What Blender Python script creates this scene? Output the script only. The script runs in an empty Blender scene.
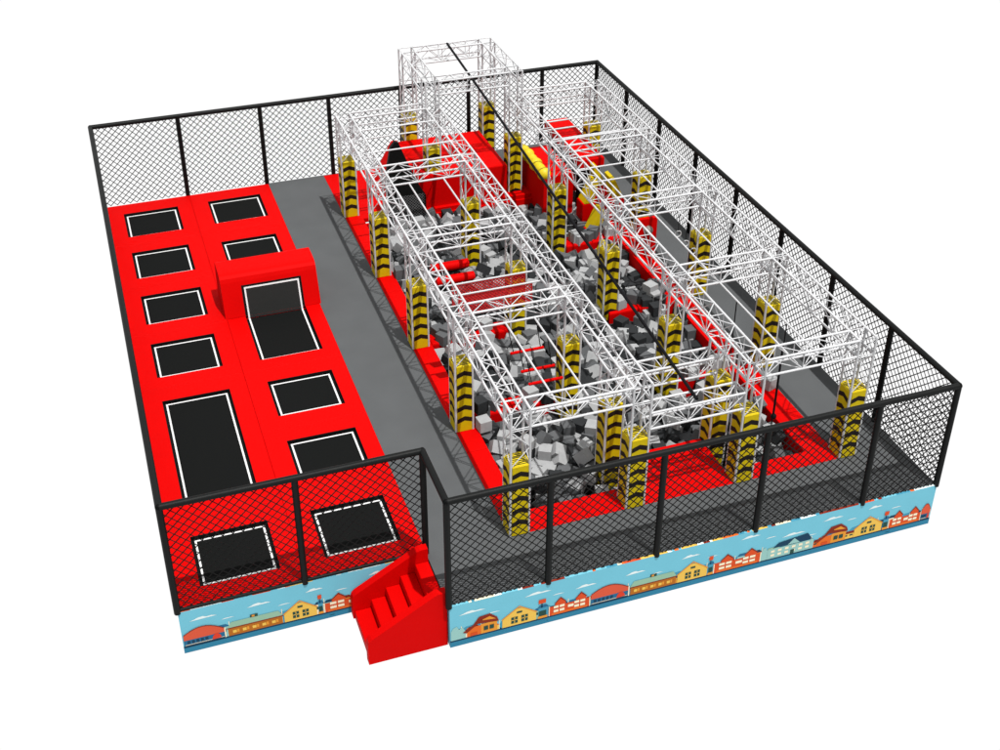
import bpy, math, random
from mathutils import Vector, Matrix, Euler
random.seed(11)
C = bpy.context.scene.collection
PI = math.pi

# ------------------------------------------------------------------ materials
def lin(c):
    c /= 255.0
    return c / 12.92 if c <= 0.04045 else ((c + 0.055) / 1.055) ** 2.4
def mat(name, rgb, rough=0.6, var=0.0, scale=6.0, spec=0.3, bump=0.0, bscale=60.0, emit=0.0, metal=0.0):
    m = bpy.data.materials.new(name); m.use_nodes = True
    nt = m.node_tree; b = nt.nodes['Principled BSDF']
    b.inputs['Base Color'].default_value = (*rgb, 1); b.inputs['Roughness'].default_value = rough
    b.inputs['Specular IOR Level'].default_value = spec; b.inputs['Metallic'].default_value = metal
    if var or bump:
        tc = nt.nodes.new('ShaderNodeTexCoord')
    if var:
        n = nt.nodes.new('ShaderNodeTexNoise'); n.inputs['Scale'].default_value = scale; n.inputs['Detail'].default_value = 4
        nt.links.new(tc.outputs['Object'], n.inputs['Vector'])
        mp = nt.nodes.new('ShaderNodeMapRange')
        mp.inputs['From Min'].default_value = .3; mp.inputs['From Max'].default_value = .7
        mp.inputs['To Min'].default_value = 1 - var; mp.inputs['To Max'].default_value = 1 + var
        nt.links.new(n.outputs['Fac'], mp.inputs['Value'])
        mx = nt.nodes.new('ShaderNodeMix'); mx.data_type = 'RGBA'; mx.blend_type = 'MULTIPLY'
        mx.inputs[0].default_value = 1
        mx.inputs[6].default_value = (*rgb, 1)
        nt.links.new(mp.outputs['Result'], mx.inputs[7])
        nt.links.new(mx.outputs[2], b.inputs['Base Color'])
    if bump:
        n2 = nt.nodes.new('ShaderNodeTexNoise'); n2.inputs['Scale'].default_value = bscale; n2.inputs['Detail'].default_value = 3
        nt.links.new(tc.outputs['Object'], n2.inputs['Vector'])
        bp = nt.nodes.new('ShaderNodeBump'); bp.inputs['Strength'].default_value = bump; bp.inputs['Distance'].default_value = .01
        nt.links.new(n2.outputs['Fac'], bp.inputs['Height']); nt.links.new(bp.outputs['Normal'], b.inputs['Normal'])
    return m
M = dict(
    red=mat('red_vinyl', (.44, .0006, .0005), .6, .03, 1.5, .03, .10, 9.0),
    red_net=mat('red_rope', (.36, .004, .006), .7),
    floor=mat('grey_carpet', (.071, .0745, .077), .9, .06, 1.2, .05, .3, 240.0),
    black=mat('black_sleeve', (.0045, .005, .005), .5, 0, 5, .10, .15, 40.0),
    wire=mat('black_net_cord', (.005, .005, .005), .8, 0, 5, .1),
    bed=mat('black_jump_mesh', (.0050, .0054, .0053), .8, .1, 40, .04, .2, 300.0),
    bed_tilt_lit=mat('sloped_jump_mesh_lit_tone', (.0135, .014, .0135), .7, .1, 40, .1, .2, 300.0),  # same mesh as the flat bed; the slope's brighter light is in the colour
    dark=mat('dark_frame', (.003, .003, .003), .8, 0, 5, .1),
    white=mat('white_line', (.55, .55, .55), .6),
    truss=mat('white_painted_tube', (.43, .435, .445), .4, 0, 5, .2),
    yellow=mat('yellow_vinyl', (.46, .345, .003), .5, .05, 5, .12, .12, 30.0),
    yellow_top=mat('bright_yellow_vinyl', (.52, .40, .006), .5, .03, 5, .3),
    yblack=mat('black_vinyl_band', (.009, .006, .005), .6, 0, 5, .15),
    rope=mat('black_rope', (.005, .005, .006), .7, 0, 5, .06),
    pitfloor=mat('pit_bottom', (.012, .012, .013), .9),
    foam0=mat('light_grey_foam', (.27, .275, .28), .9, .06, 9, .05, .25, 120.0),
    foam1=mat('mid_grey_foam', (.080, .083, .087), .9, .08, 9, .05, .25, 120.0),
    foam2=mat('dark_grey_foam', (.022, .0235, .025), .9, .08, 9, .05, .25, 120.0),
    grip=mat('grey_hold', (.18, .16, .14), .6),
    ring=mat('white_ring', (.36, .36, .36), .4),
    base=mat('side_board', (.10, .28, .36), .6),
)
K = 1.45   # light on the upright front faces
def paint(name, r, g, b): return mat(name, (lin(r)/K, lin(g)/K, lin(b)/K), .65, .02, 3, .1)
MU = dict(sky=paint('mural_sky', 116, 192, 212), cloud=paint('mural_cloud', 226, 240, 240), navy=paint('mural_navy', 22, 62, 88),
          sea=paint('mural_sea', 48, 126, 158), orange=paint('mural_orange', 226, 106, 36), rust=paint('mural_rust', 214, 78, 34),
          yel=paint('mural_yellow', 234, 190, 84), amber=paint('mural_amber', 226, 150, 52), brown=paint('mural_brown', 178, 104, 30),
          droof=paint('mural_dark_roof', 132, 44, 26), rroof=paint('mural_red_roof', 214, 88, 60), blue=paint('mural_hall_blue', 40, 104, 142),
          teal=paint('mural_pale_teal', 150, 196, 190), green=paint('mural_green', 148, 186, 160), cream=paint('mural_cream', 244, 232, 200),
          win=paint('mural_window', 40, 74, 66), hill=paint('mural_hill', 70, 150, 178), rdoor=paint('mural_red_door', 216, 64, 42))

# ------------------------------------------------------------------ mesh builder
class MB:
    def __init__(s): s.v = []; s.f = []; s.m = []; s.s = []
    def poly(s, pts, mi=0, sm=False):
        i = len(s.v); s.v += [tuple(p) for p in pts]; s.f.append(tuple(range(i, i + len(pts)))); s.m.append(mi); s.s.append(sm)
    def box(s, x0, x1, y0, y1, z0, z1, mi=0, bev=0.0):
        if bev <= 0:
            p = [(x0,y0,z0),(x1,y0,z0),(x1,y1,z0),(x0,y1,z0),(x0,y0,z1),(x1,y0,z1),(x1,y1,z1),(x0,y1,z1)]
            i = len(s.v); s.v += p
            for q in ((3,2,1,0),(4,5,6,7),(0,1,5,4),(1,2,6,5),(2,3,7,6),(3,0,4,7)):
                s.f.append(tuple(i + k for k in q)); s.m.append(mi); s.s.append(False)
        else:   # rounded upper edges
            L = [(0, z0), (0, z1 - bev), (bev * .3, z1 - bev * .3), (bev, z1)]
            R = [[(x0 + d, y0 + d, z), (x1 - d, y0 + d, z), (x1 - d, y1 - d, z), (x0 + d, y1 - d, z)] for d, z in L]
            i = len(s.v)
            for r in R: s.v += r
            for a in range(len(R) - 1):
                for k in range(4):
                    s.f.append((i+a*4+k, i+a*4+(k+1)%4, i+a*4+4+(k+1)%4, i+a*4+4+k)); s.m.append(mi); s.s.append(False)
            j = i + 4 * (len(R) - 1)
            s.f.append((j, j+1, j+2, j+3)); s.m.append(mi); s.s.append(False)
            s.f.append((i+3, i+2, i+1, i)); s.m.append(mi); s.s.append(False)
    def bar(s, a, b, r, n=6, mi=0, cap=True, r2=None):
        a = Vector(a); b = Vector(b); d = (b - a)
        if d.length < 1e-6: return
        d.normalize(); u = d.orthogonal().normalized(); w = d.cross(u); r2 = r if r2 is None else r2
        i = len(s.v); ca = [(math.cos(2*PI*(k+.5)/n), math.sin(2*PI*(k+.5)/n)) for k in range(n)]
        for c, t in ca: s.v.append(tuple(a + (u*c + w*t) * r))
        for c, t in ca: s.v.append(tuple(b + (u*c + w*t) * r2))
        for k in range(n):
            s.f.append((i+k, i+(k+1)%n, i+n+(k+1)%n, i+n+k)); s.m.append(mi); s.s.append(n > 5)
        if cap:
            s.poly([a + (u*c + w*t) * r for c, t in reversed(ca)], mi); s.poly([b + (u*c + w*t) * r2 for c, t in ca], mi)
    def tube(s, pts, r, n=8, mi=0):
        for a, b in zip(pts, pts[1:]): s.bar(a, b, r, n, mi)
        for p in pts[1:-1]: s.ball(p, r, mi)
    def ball(s, c, r, mi=0, nu=8, nv=5):
        i = len(s.v); c = Vector(c)
        for j in range(1, nv):
            t = PI * j / nv
            for k in range(nu):
                p = 2 * PI * k / nu; s.v.append((c.x + r*math.sin(t)*math.cos(p), c.y + r*math.sin(t)*math.sin(p), c.z + r*math.cos(t)))
        s.v.append((c.x, c.y, c.z + r)); s.v.append((c.x, c.y, c.z - r)); T = len(s.v) - 2
        for k in range(nu):
            k2 = (k+1) % nu
            s.f.append((T, i+k, i+k2)); s.m.append(mi); s.s.append(True)
            for j in range(nv - 2):
                s.f.append((i+j*nu+k, i+(j+1)*nu+k, i+(j+1)*nu+k2, i+j*nu+k2)); s.m.append(mi); s.s.append(True)
            s.f.append((T+1, i+(nv-2)*nu+k2, i+(nv-2)*nu+k)); s.m.append(mi); s.s.append(True)
    def prism(s, prof, ax, a0, a1, mi=0, smooth=False):
        """profile in the two other axes (x: (y,z); y: (x,z)), swept along ax"""
        def P(t, q): return (t, q[0], q[1]) if ax == 'x' else (q[0], t, q[1])
        n = len(prof); i = len(s.v)
        s.v += [P(a0, q) for q in prof] + [P(a1, q) for q in prof]
        for k in range(n):
            s.f.append((i+k, i+(k+1)%n, i+n+(k+1)%n, i+n+k)); s.m.append(mi); s.s.append(smooth)
        s.poly([P(a0, q) for q in reversed(prof)], mi); s.poly([P(a1, q) for q in prof], mi)
    def build(s, name, mats, parent=None, loc=None, fix=True):
        me = bpy.data.meshes.new(name)
        off = Vector(loc) if loc else Vector((0, 0, 0))
        me.from_pydata([tuple(Vector(v) - off) for v in s.v], [], s.f)
        if not isinstance(mats, (list, tuple)): mats = [mats]
        for m in mats: me.materials.append(m)
        me.polygons.foreach_set('material_index', s.m); me.polygons.foreach_set('use_smooth', s.s)
        me.update()
        if fix:
            import bmesh
            bm = bmesh.new(); bm.from_mesh(me); bmesh.ops.recalc_face_normals(bm, faces=bm.faces[:]); bm.to_mesh(me); bm.free()
        o = bpy.data.objects.new(name, me); C.objects.link(o)
        if parent: o.parent = parent; o.matrix_parent_inverse = Matrix.Translation(-parent.location) ; 
        o.location = off
        return o
def tag(o, label=None, cat=None, group=None, kind=None):
    if label: o['label'] = label
    if cat: o['category'] = cat
    if group: o['group'] = group
    if kind: o['kind'] = kind
    return o
def thing(name, label, cat, loc, group=None):
    o = bpy.data.objects.new(name, None); C.objects.link(o); o.location = loc; o.empty_display_size = .2
    return tag(o, label, cat, group, 'thing')

# ------------------------------------------------------------------ ground, floor
W, D, NX, NY, HB, HF = 13.44, 16.03, 4.155, 1.31, .917, 2.2
gm = bpy.data.materials.new('glowing_white_ground'); gm.use_nodes = True
nt = gm.node_tree; nt.nodes.remove(nt.nodes['Principled BSDF'])
em = nt.nodes.new('ShaderNodeEmission'); em.inputs['Color'].default_value = (1, 1, 1, 1); em.inputs['Strength'].default_value = 1.02  # ground glows by itself, so it stays white and takes no shadow
nt.links.new(em.outputs[0], nt.nodes['Material Output'].inputs[0])
b = MB(); b.poly([(-900, -900, -HB - .01), (900, -900, -HB - .01), (900, 900, -HB - .01), (-900, 900, -HB - .01)])
tag(b.build('ground', gm), 'self-glowing white ground around and under the play area', kind='structure')

b = MB()
for r in ((NX, W, 0.0, 1.22), (4.17, 5.64, 1.22, D), (12.2, W, 1.22, D), (5.64, 12.2, 13.32, D)):
    b.box(r[0], r[1], r[2], r[3], -.12, 0)
b.box(.03, 4.165, 1.33, D - .04, -.16, -.11)
tag(b.build('floor', M['floor']), 'grey carpeted raised floor around the pit and trampolines', kind='structure')

# ------------------------------------------------------------------ mural skirts
def mural(mb, x0, x1, y, items):
    """painted town strip: sky board with flat shapes laid on its face; items = list of (kind, xa, xb)"""
    names = list(MU); ix = {n: k for k, n in enumerate(names)}
    lay = [0]
    def P(pts, c, d=1):
        mb.poly([(px, y - .03 - .0022 * d, pz) for px, pz in pts], ix[c])
    def R(xa, xb, za, zb, c, d=1): P([(xa, za), (xb, za), (xb, zb), (xa, zb)], c, d)
    mb.box(x0, x1, y - .03, y, -HB, -.002, ix['sky'])
    R(x0, x1, -HB, -.805, 'sea', 1); R(x0, x1, -.805, -.765, 'navy', 1)
    for k in range(int((x1 - x0) * 3)):
        xx = x0 + (k + random.random()) / 3
        if xx + .2 < x1: R(xx, xx + random.uniform(.08, .2), -.86, -.852, 'hill', 2)
    G = -.765
    # far hills and clouds
    x = x0
    while x < x1 - .5:
        w = random.uniform(.5, .9); w = min(w, x1 - x)
        P([(x, G), (x + w, G), (x + w * .85, G + .16), (x + w * .6, G + .26), (x + w * .3, G + .24), (x + w * .1, G + .12)], 'hill', 1.5)
        x += w * .9
    x = x0 + .02
    while x < x1 - .3:
        w = random.uniform(.14, .3); h = random.uniform(.1, .24); c = random.choice(('teal', 'green', 'amber', 'cream', 'blue', 'orange', 'yel'))
        R(x, x + w, G, G + h, c, 2); P([(x - .01, G + h), (x + w + .01, G + h), (x + w * .8, G + h + .06), (x + w * .2, G + h + .06)], random.choice(('droof', 'navy', 'rroof', 'blue')), 2.2)
        for q in range(2): R(x + w * (.15 + .4 * q), x + w * (.4 + .4 * q), G + h * .5, G + h * .8, 'win', 2.4)
        R(x + w, x + w + .012, G, G + h + .1, 'cream', 2.1)
        x += w + random.uniform(-.02, .08)
    x = x0 + .15
    while x < x1 - .6:
        z = random.uniform(-.34, -.14); w = random.uniform(.3, .5)
        P([(x, z), (x + w, z + .012), (x + w * .8, z + .04), (x + w * .62, z + .035), (x + w * .5, z + .06), (x + w * .3, z + .05), (x + w * .2, z + .028)], 'cloud', 1)
        P([(x + .5, z - .12), (x + .72, z - .115), (x + .66, z - .10), (x + .56, z - .10)], 'cloud', 1)
        x += random.uniform(.8, 1.2)
    for kind, a, c in items:
        w = c - a
        def X(t): return a + w * t
        if kind == 'cottage':      # orange house under a wide dark roof
            R(X(.12), X(.95), G, G + .2, 'orange', 3); R(X(.5), X(.95), G, G + .22, 'amber', 4)
            P([(X(0), G + .13), (X(.5), G + .34), (X(.55), G + .31), (X(.1), G + .10)], 'droof', 6)
            P([(X(.3), G + .26), (X(1), G + .2), (X(.95), G + .3), (X(.75), G + .42), (X(.45), G + .40)], 'droof', 5)
            P([(X(.5), G + .31), (X(.92), G + .27), (X(.74), G + .36)], 'amber', 6)
            for t in (.58, .74): R(X(t), X(t + .12), G + .07, G + .16, 'win', 7)
            R(X(.22), X(.4), G + .02, G + .07, 'rust', 7)
        elif kind == 'gable':      # yellow house, two windows
            P([(X(.0), G), (X(1), G), (X(1), G + .17), (X(.94), G + .2), (X(.62), G + .35), (X(.5), G + .37), (X(.38), G + .35), (X(.06), G + .2), (X(0), G + .17)], 'yel', 4)
            P([(X(-.02), G + .17), (X(.5), G + .395), (X(1.02), G + .17), (X(1.02), G + .195), (X(.5), G + .42), (X(-.02), G + .195)], 'amber', 5)
            for t in (.26, .56):
                R(X(t), X(t + .19), G + .05, G + .19, 'win', 6); R(X(t + .085), X(t + .105), G + .05, G + .19, 'yel', 7); R(X(t), X(t + .19), G + .115, G + .13, 'yel', 7)
            R(X(.42), X(.58), G + .26, G + .30, 'win', 6)
        elif kind == 'tower':      # little green tower with a sign, low yellow annex
            R(X(.1), X(.9), G, G + .24, 'hill', 3); R(X(.15), X(.8), G + .02, G + .17, 'win', 4)
            R(X(.05), X(.9), G, G + .05, 'amber', 5); R(X(.35), X(.45), G + .24, G + .40, 'navy', 4); R(X(.1), X(.75), G + .34, G + .43, 'rust', 5)
            P([(X(.0), G + .24), (X(1), G + .24), (X(.8), G + .3), (X(.2), G + .3)], 'blue', 4)
        elif kind == 'school':     # orange building with two gables
            R(X(0), X(1), G, G + .2, 'rust', 4); R(X(.05), X(.95), G, G + .05, 'orange', 5)
            for t in (.14, .66):
                P([(X(t), G + .2), (X(t + .26), G + .2), (X(t + .26), G + .26), (X(t + .13), G + .36), (X(t), G + .26)], 'rust', 4)
                P([(X(t - .03), G + .25), (X(t + .13), G + .385), (X(t + .29), G + .25), (X(t + .26), G + .25), (X(t + .13), G + .35), (X(t), G + .25)], 'droof', 5)
                for q in (0, 1):
                    for zz in (.06, .15): R(X(t - .04 + q * .15), X(t + .08 + q * .15), G + zz, G + zz + .055, 'cream', 6)
            R(X(.46), X(.6), G + .10, G + .16, 'cream', 6); R(X(-.02), X(0), G, G + .22, 'cream', 5); R(X(1), X(1.02), G, G + .22, 'cream', 5)
        elif kind == 'hall':       # blue hall under an arched red roof
            R(X(0), X(1), G, G + .18, 'blue', 4); R(X(.02), X(.98), G, G + .03, 'cream', 5); R(X(.02), X(.98), G + .0, G + .02, 'navy', 6)
            arc = [(X(t / 10), G + .16 + .2 * math.sin(PI * (t / 10 * .8 + .12))) for t in range(11)]
            P([(X(0), G + .13)] + [(X(1), G + .13)] + arc[::-1], 'rroof', 5)
            arc2 = [(px, pz + .018) for px, pz in arc]
            for q in range(10): P([arc[q], arc[q+1], arc2[q+1], arc2[q]], 'droof', 6)
            P([(X(.68), G + .02)] + [(X(.80 + .11 * math.cos(PI * t / 8)), G + .03 + .11 * math.sin(PI * t / 8)) for t in range(9)], 'rdoor', 7)
            for q in range(5): R(X(.08 + q * .11), X(.15 + q * .11), G + .05, G + .11, 'navy', 6)
            R(X(1), X(1.03), G, G + .22, 'cream', 5)
        elif kind == 'row':        # long brown terrace under a green roof
            R(X(0), X(1), G, G + .17, 'brown', 4)
            P([(X(-.02), G + .17), (X(1.02), G + .17), (X(.93), G + .3), (X(.07), G + .3)], 'green', 4); R(X(-.02), X(1.02), G + .16, G + .18, 'droof', 5)
            for q in range(5):
                R(X(.08 + q * .18), X(.15 + q * .18), G + .05, G + .11, 'yel', 5); R(X(.16 + q * .18), X(.2 + q * .18), G + .05, G + .12, 'amber', 5)
            R(X(.42), X(.56), G + .3, G + .36, 'win', 5); R(X(.45), X(.5), G + .31, G + .35, 'amber', 6)
        elif kind == 'villa':      # pale teal building, navy roof
            R(X(0), X(1), G, G + .22, 'teal', 4); R(X(.0), X(.25), G + .22, G + .26, 'green', 4)
            P([(X(.1), G + .24), (X(.95), G + .24), (X(.84), G + .4), (X(.22), G + .34)], 'navy', 5)
            P([(X(.42), G + .24), (X(.68), G + .24), (X(.55), G + .36)], 'teal', 6)
            for q in range(6):
                for zz in (.05, .14): R(X(.07 + q * .15), X(.15 + q * .15), G + zz, G + zz + .05, 'cream', 5)
            R(X(.5), X(.58), G, G + .1, 'win', 6)
        elif kind == 'bush':
            P([(X(0), G), (X(1), G), (X(1), G + .15), (X(.8), G + .25), (X(.55), G + .22), (X(.4), G + .3), (X(.15), G + .27), (X(0), G + .2)], 'teal', 3)
    # strip of the same print wrapped over the deck edge
    x = x0
    while x < x1 - .02:
        w = min(random.choice((.05, .08, .12, .2, .3)), x1 - x); c = random.choice(('cloud', 'cloud', 'sky', 'sky', 'sky', 'yel', 'orange', 'hill', 'droof', 'rust', 'cream'))
        mb.poly([(x, y - .03, .0015), (x + w, y - .03, .0015), (x + w, y + .012, .0045), (x, y + .012, .0045)], ix[c]); x += w
    return [MU[n] for n in names]
b = MB()
mt = mural(b, NX, W, 0, [('bush', 4.17, 4.42), ('cottage', 4.37, 5.0), ('gable', 5.06, 5.66), ('tower', 5.68, 5.88), ('school', 5.9, 6.62), ('hall', 6.65, 7.34),
    ('row', 7.38, 8.24), ('gable', 8.27, 8.84), ('tower', 8.85, 8.97), ('school', 8.98, 9.88), ('bush', 9.9, 10.1), ('villa', 10.03, 10.96), ('cottage', 10.98, 11.66),
    ('gable', 11.8, 12.38), ('tower', 12.39, 12.53), ('school', 12.54, 13.2), ('hall', 13.22, 13.41)])
tag(b.build('mural_panel', mt, loc=(NX, 0, -HB), fix=False), 'long blue skirting board painted with a toy town, right of the red steps', 'mural panel', 'painted skirting boards')
b = MB()
mt = mural(b, 0, NX - .03, NY, [('hall', .02, .68), ('row', .74, 1.64), ('gable', 1.67, 2.22), ('tower', 2.24, 2.34), ('school', 2.36, 3.25), ('villa', 3.3, 4.1)])
tag(b.build('mural_panel', mt, loc=(0, NY, -HB), fix=False), 'short blue skirting board painted with a toy town, below the two front trampolines', 'mural panel', 'painted skirting boards')
for nm, r, lab in (('side_board', (NX, NX + .03, .01, NY - .002), 'plain blue board closing the platform side behind the red steps'),
                   ('side_board', (0, .03, NY + .002, D - .035), 'plain blue board along the trampoline side of the platform'),
                   ('side_board', (W - .03, W, .01, D - .035), 'plain blue board along the far right side of the platform'),
                   ('side_board', (0, W, D - .03, D), 'plain blue board along the back of the platform')):
    b = MB(); b.box(*r, -HB, -.125); tag(b.build(nm, M['base'], loc=(r[0], r[2], -HB)), lab, 'side board', 'plain boards closing the platform')

# ------------------------------------------------------------------ fences
def net_mesh(p0, u, L, z0, z1, s=.16, r=.0096, mb=None):
    """diamond net in the vertical plane through p0 along unit u"""
    mb = mb or MB(); H = z1 - z0; p0 = Vector(p0); u = Vector(u)
    def pt(a, h): return (p0.x + u.x * a, p0.y + u.y * a, z0 + h)
    k = -math.ceil(H / s)
    t = k * s
    while t < L:
        a0, h0, a1, h1 = t, 0, t + H, H
        if a0 < 0: h0 = -a0; a0 = 0
        if a1 > L: h1 -= a1 - L; a1 = L
        if h1 - h0 > .02:
            mb.bar(pt(a0, h0), pt(a1, h1), r, 4, 0, False)
            mb.bar(pt(L - a0, h0), pt(L - a1, h1), r, 4, 0, False)
        t += s
    return mb
def fence(label, p0, p1, ts, ends=(True, True), open_spans=(), bottom=False):
    p0 = Vector((*p0, 0)); p1 = Vector((*p1, 0)); L = (p1 - p0).length; u = (p1 - p0).normalized()
    t = thing('safety_fence', label, 'fence', p0, 'black net fences around the play area')
    ts = sorted(ts)
    for k, a in enumerate(ts):
        if (k == 0 and not ends[0]) or (k == len(ts) - 1 and not ends[1]): continue
        q = p0 + u * a
        b = MB(); b.bar(q + Vector((0, 0, -.03)), q + Vector((0, 0, HF)), .056, 12)
        b.build('post', M['black'], t, q)
    b = MB(); b.bar(p0 + Vector((0, 0, HF)), p1 + Vector((0, 0, HF)), .058, 12)
    b.ball(p0 + Vector((0, 0, HF)), .061); b.ball(p1 + Vector((0, 0, HF)), .061)
    b.build('top_rail', M['black'], t, p0 + Vector((0, 0, HF)))
    if bottom:
        b = MB(); b.bar(p0 + Vector((0, 0, .03)), p1 + Vector((0, 0, .03)), .03, 8); b.build('bottom_rail', M['black'], t, p0)
    for k in range(len(ts) - 1):
        if k in open_spans: continue
        q = p0 + u * ts[k]
        net_mesh(q, u, ts[k + 1] - ts[k], .01, HF - .03).build('net_panel', M['wire'], t, q)
fence('black diamond net fence along the back edge, behind the truss tower', (0, D), (W, D), [0, 2.09, 4.14, 5.92, 7.84, 9.72, 11.83, W])
fence('black diamond net fence down the right side, beside the pillar row', (W, 0), (W, D), [k * D / 8 for k in range(9)], (False, False))
fence('black diamond net fence across the front, above the long mural', (NX, 0), (W, 0), [0, 1.715, 3.685, 5.575, 7.725, W - NX])
fence('short black net fence in front of the two nearest trampolines', (0, NY), (NX, NY), [0, 2.075, NX], (True, True), bottom=True)
fence('black diamond net fence down the left side beside the trampolines', (0, NY), (0, D), [k * (D - NY) / 7 for k in range(8)], (False, False))
fence('single black rail over the open gateway at the red steps', (NX, 0), (NX, NY), [0, NY], (False, False), (0,))

# ------------------------------------------------------------------ trampolines
def rframe(mb, X0, X1, Y0, Y1, x0, x1, y0, y1, z0, z1, mi=0, bv=.012):
    """rectangular frame with an opening, eased upper edges"""
    def ring(ox, ix, z): return [(X0+ox, Y0+ox, z), (X1-ox, Y0+ox, z), (X1-ox, Y1-ox, z), (X0+ox, Y1-ox, z)], [(x0-ix, y0-ix, z), (x1+ix, y0-ix, z), (x1+ix, y1+ix, z), (x0-ix, y1+ix, z)]
    oa, ia = ring(0, 0, z0); ob, ib = ring(0, 0, z1 - bv); oc, ic = ring(bv, bv, z1)
    for k in range(4):
        j = (k + 1) % 4
        mb.poly([oa[k], oa[j], ob[j], ob[k]], mi); mb.poly([ob[k], ob[j], oc[j], oc[k]], mi)
        mb.poly([oc[k], oc[j], ic[j], ic[k]], mi)
        mb.poly([ic[k], ic[j], ib[j], ib[k]], 1); mb.poly([ib[k], ib[j], ia[j], ia[k]], 1)
def trampoline(cell, bed, label):
    X0, X1, Y0, Y1 = cell; x0, x1, y0, y1 = bed
    t = thing('trampoline', label, 'trampoline', ((X0+X1)/2, (Y0+Y1)/2, 0), 'in-ground trampolines in red padding')
    g = .0015
    b = MB(); rframe(b, X0+g, X1-g, Y0+g, Y1-g, x0, x1, y0, y1, -.10, .004, 0, .006); b.build('pad', [M['red'], M['dark']], t, (x0, y0, 0))
    b = MB(); b.box(x0 - .05, x1 + .05, y0 - .05, y1 + .05, -.10, -.075); b.build('spring_cover', M['dark'], t, (x0, y0, 0))
    i = .055
    b = MB(); b.box(x0+i, x1-i, y0+i, y1-i, -.072, -.05); b.build('jump_bed', M['bed'], t, (x0, y0, 0))
    w = .035
    b = MB()
    for r in ((x0+i, x1-i, y0+i, y0+i+w), (x0+i, x1-i, y1-i-w, y1-i), (x0+i, x0+i+w, y0+i+w, y1-i-w), (x1-i-w, x1-i, y0+i+w, y1-i-w)):
        b.poly([(r[0], r[2], -.046), (r[1], r[2], -.046), (r[1], r[3], -.046), (r[0], r[3], -.046)])
    b.build('border_line', M['white'], t, (x0, y0, 0))
XL, XR = (.02, 2.11), (2.11, 4.17); BL, BR = (.43, 1.75), (2.52, 3.84)
def tr(xc, xb, y0, y1, b0, b1, label): trampoline((*xc, y0, y1), (*xb, b0, b1), label)
tr(XL, BL, 1.37, 3.46, 1.76, 3.0, 'square trampoline in the front left corner of the padding')
tr(XL, BL, 3.46, 7.62, 3.95, 7.14, 'long runway trampoline, the longest black bed in the left row')
tr(XL, BL, 7.62, 9.69, 8.0, 9.28, 'small trampoline directly behind the long runway bed')
tr(XL, BL, 9.69, 11.75, 10.1, 11.32, 'small trampoline beside the raised wedge, third from the back at left')
tr(XL, BL, 11.75, 13.82, 12.15, 13.4, 'small trampoline in the left row, one ahead of the back corner')
tr(XL, BL, 13.82, 16.0, 14.22, 15.47, 'small trampoline in the back left corner against both fences')
tr(XR, BR, 1.37, 3.46, 1.76, 3.0, 'square trampoline next to the red entrance steps')
tr(XR, BR, 3.46, 5.5, 3.88, 5.09, 'trampoline right of the long runway bed, crossed by the fence rail')
tr(XR, BR, 5.5, 7.6, 5.92, 7.13, 'trampoline just in front of the sloped wedge trampoline')
tr(XR, BR, 11.73, 13.82, 12.1, 13.25, 'trampoline half hidden behind the raised red wedge')
tr(XR, BR, 13.82, 16.0, 14.25, 15.48, 'trampoline at the back of the right row beside the grey walkway')

# wedge trampoline: bed runs up a steep padded block
t = thing('wedge_trampoline', 'raised red wedge with a black bed that climbs its steep front', 'wedge trampoline', (3.15, 9.2, 0))
b = MB(); rframe(b, 2.1115, 4.1685, 7.6015, 9.74, 2.52, 3.84, 7.96, 9.80, -.10, .004, 0, .006)
b.box(2.1115, 4.1685, 10.79, 11.7285, -.1, .004); b.build('floor_pad', [M['red'], M['dark']], t)
foot, cr, top = (9.74, 0), (10.05, .80), .9
prof = [(9.74, -.05), (9.74, 0), (10.02, .74), (10.06, .82), (10.12, .87), (10.2, .895), (10.3, .9), (10.72, .9), (10.78, .88), (10.80, .82), (10.80, -.05)]
b = MB(); b.prism(prof, 'x', 2.085, 4.2); b.build('wedge_block', M['red'], t)
def sl(f): return (9.74 + .28 * f, .74 * f)      # along the steep face
nY, nZ = -.935, .354
def slp(x, f, o): y, z = sl(f); return (x, y + nY * o, z + nZ * o)
b = MB(); b.box(2.47, 3.89, 7.9, 9.72, -.10, -.075); b.poly([slp(2.52, .0, .003), slp(3.84, .0, .003), slp(3.84, .88, .003), slp(2.52, .88, .003)]); b.build('spring_cover', M['dark'], t)
b = MB(); b.box(2.575, 3.785, 8.0, 9.70, -.072, -.05); b.build('jump_bed', M['bed'], t)
b = MB(); b.poly([slp(2.575, -.06, .006), slp(3.785, -.06, .006), slp(3.785, .82, .006), slp(2.575, .82, .006)]); b.build('sloped_bed', M['bed_tilt_lit'], t)
b = MB()
w = .035
for r in ((2.575, 3.785, 8.0, 8.035), (2.575, 2.61, 8.035, 9.72), (3.75, 3.785, 8.035, 9.72)):
    b.poly([(r[0], r[2], -.046), (r[1], r[2], -.046), (r[1], r[3], -.046), (r[0], r[3], -.046)])
for a0, a1, f0, f1 in ((2.575, 2.61, -.06, .82), (3.75, 3.785, -.06, .82), (2.61, 3.75, .775, .82)):
    b.poly([slp(a0, f0, .01), slp(a1, f0, .01), slp(a1, f1, .01), slp(a0, f1, .01)])
b.build('border_line', M['white'], t)

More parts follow.
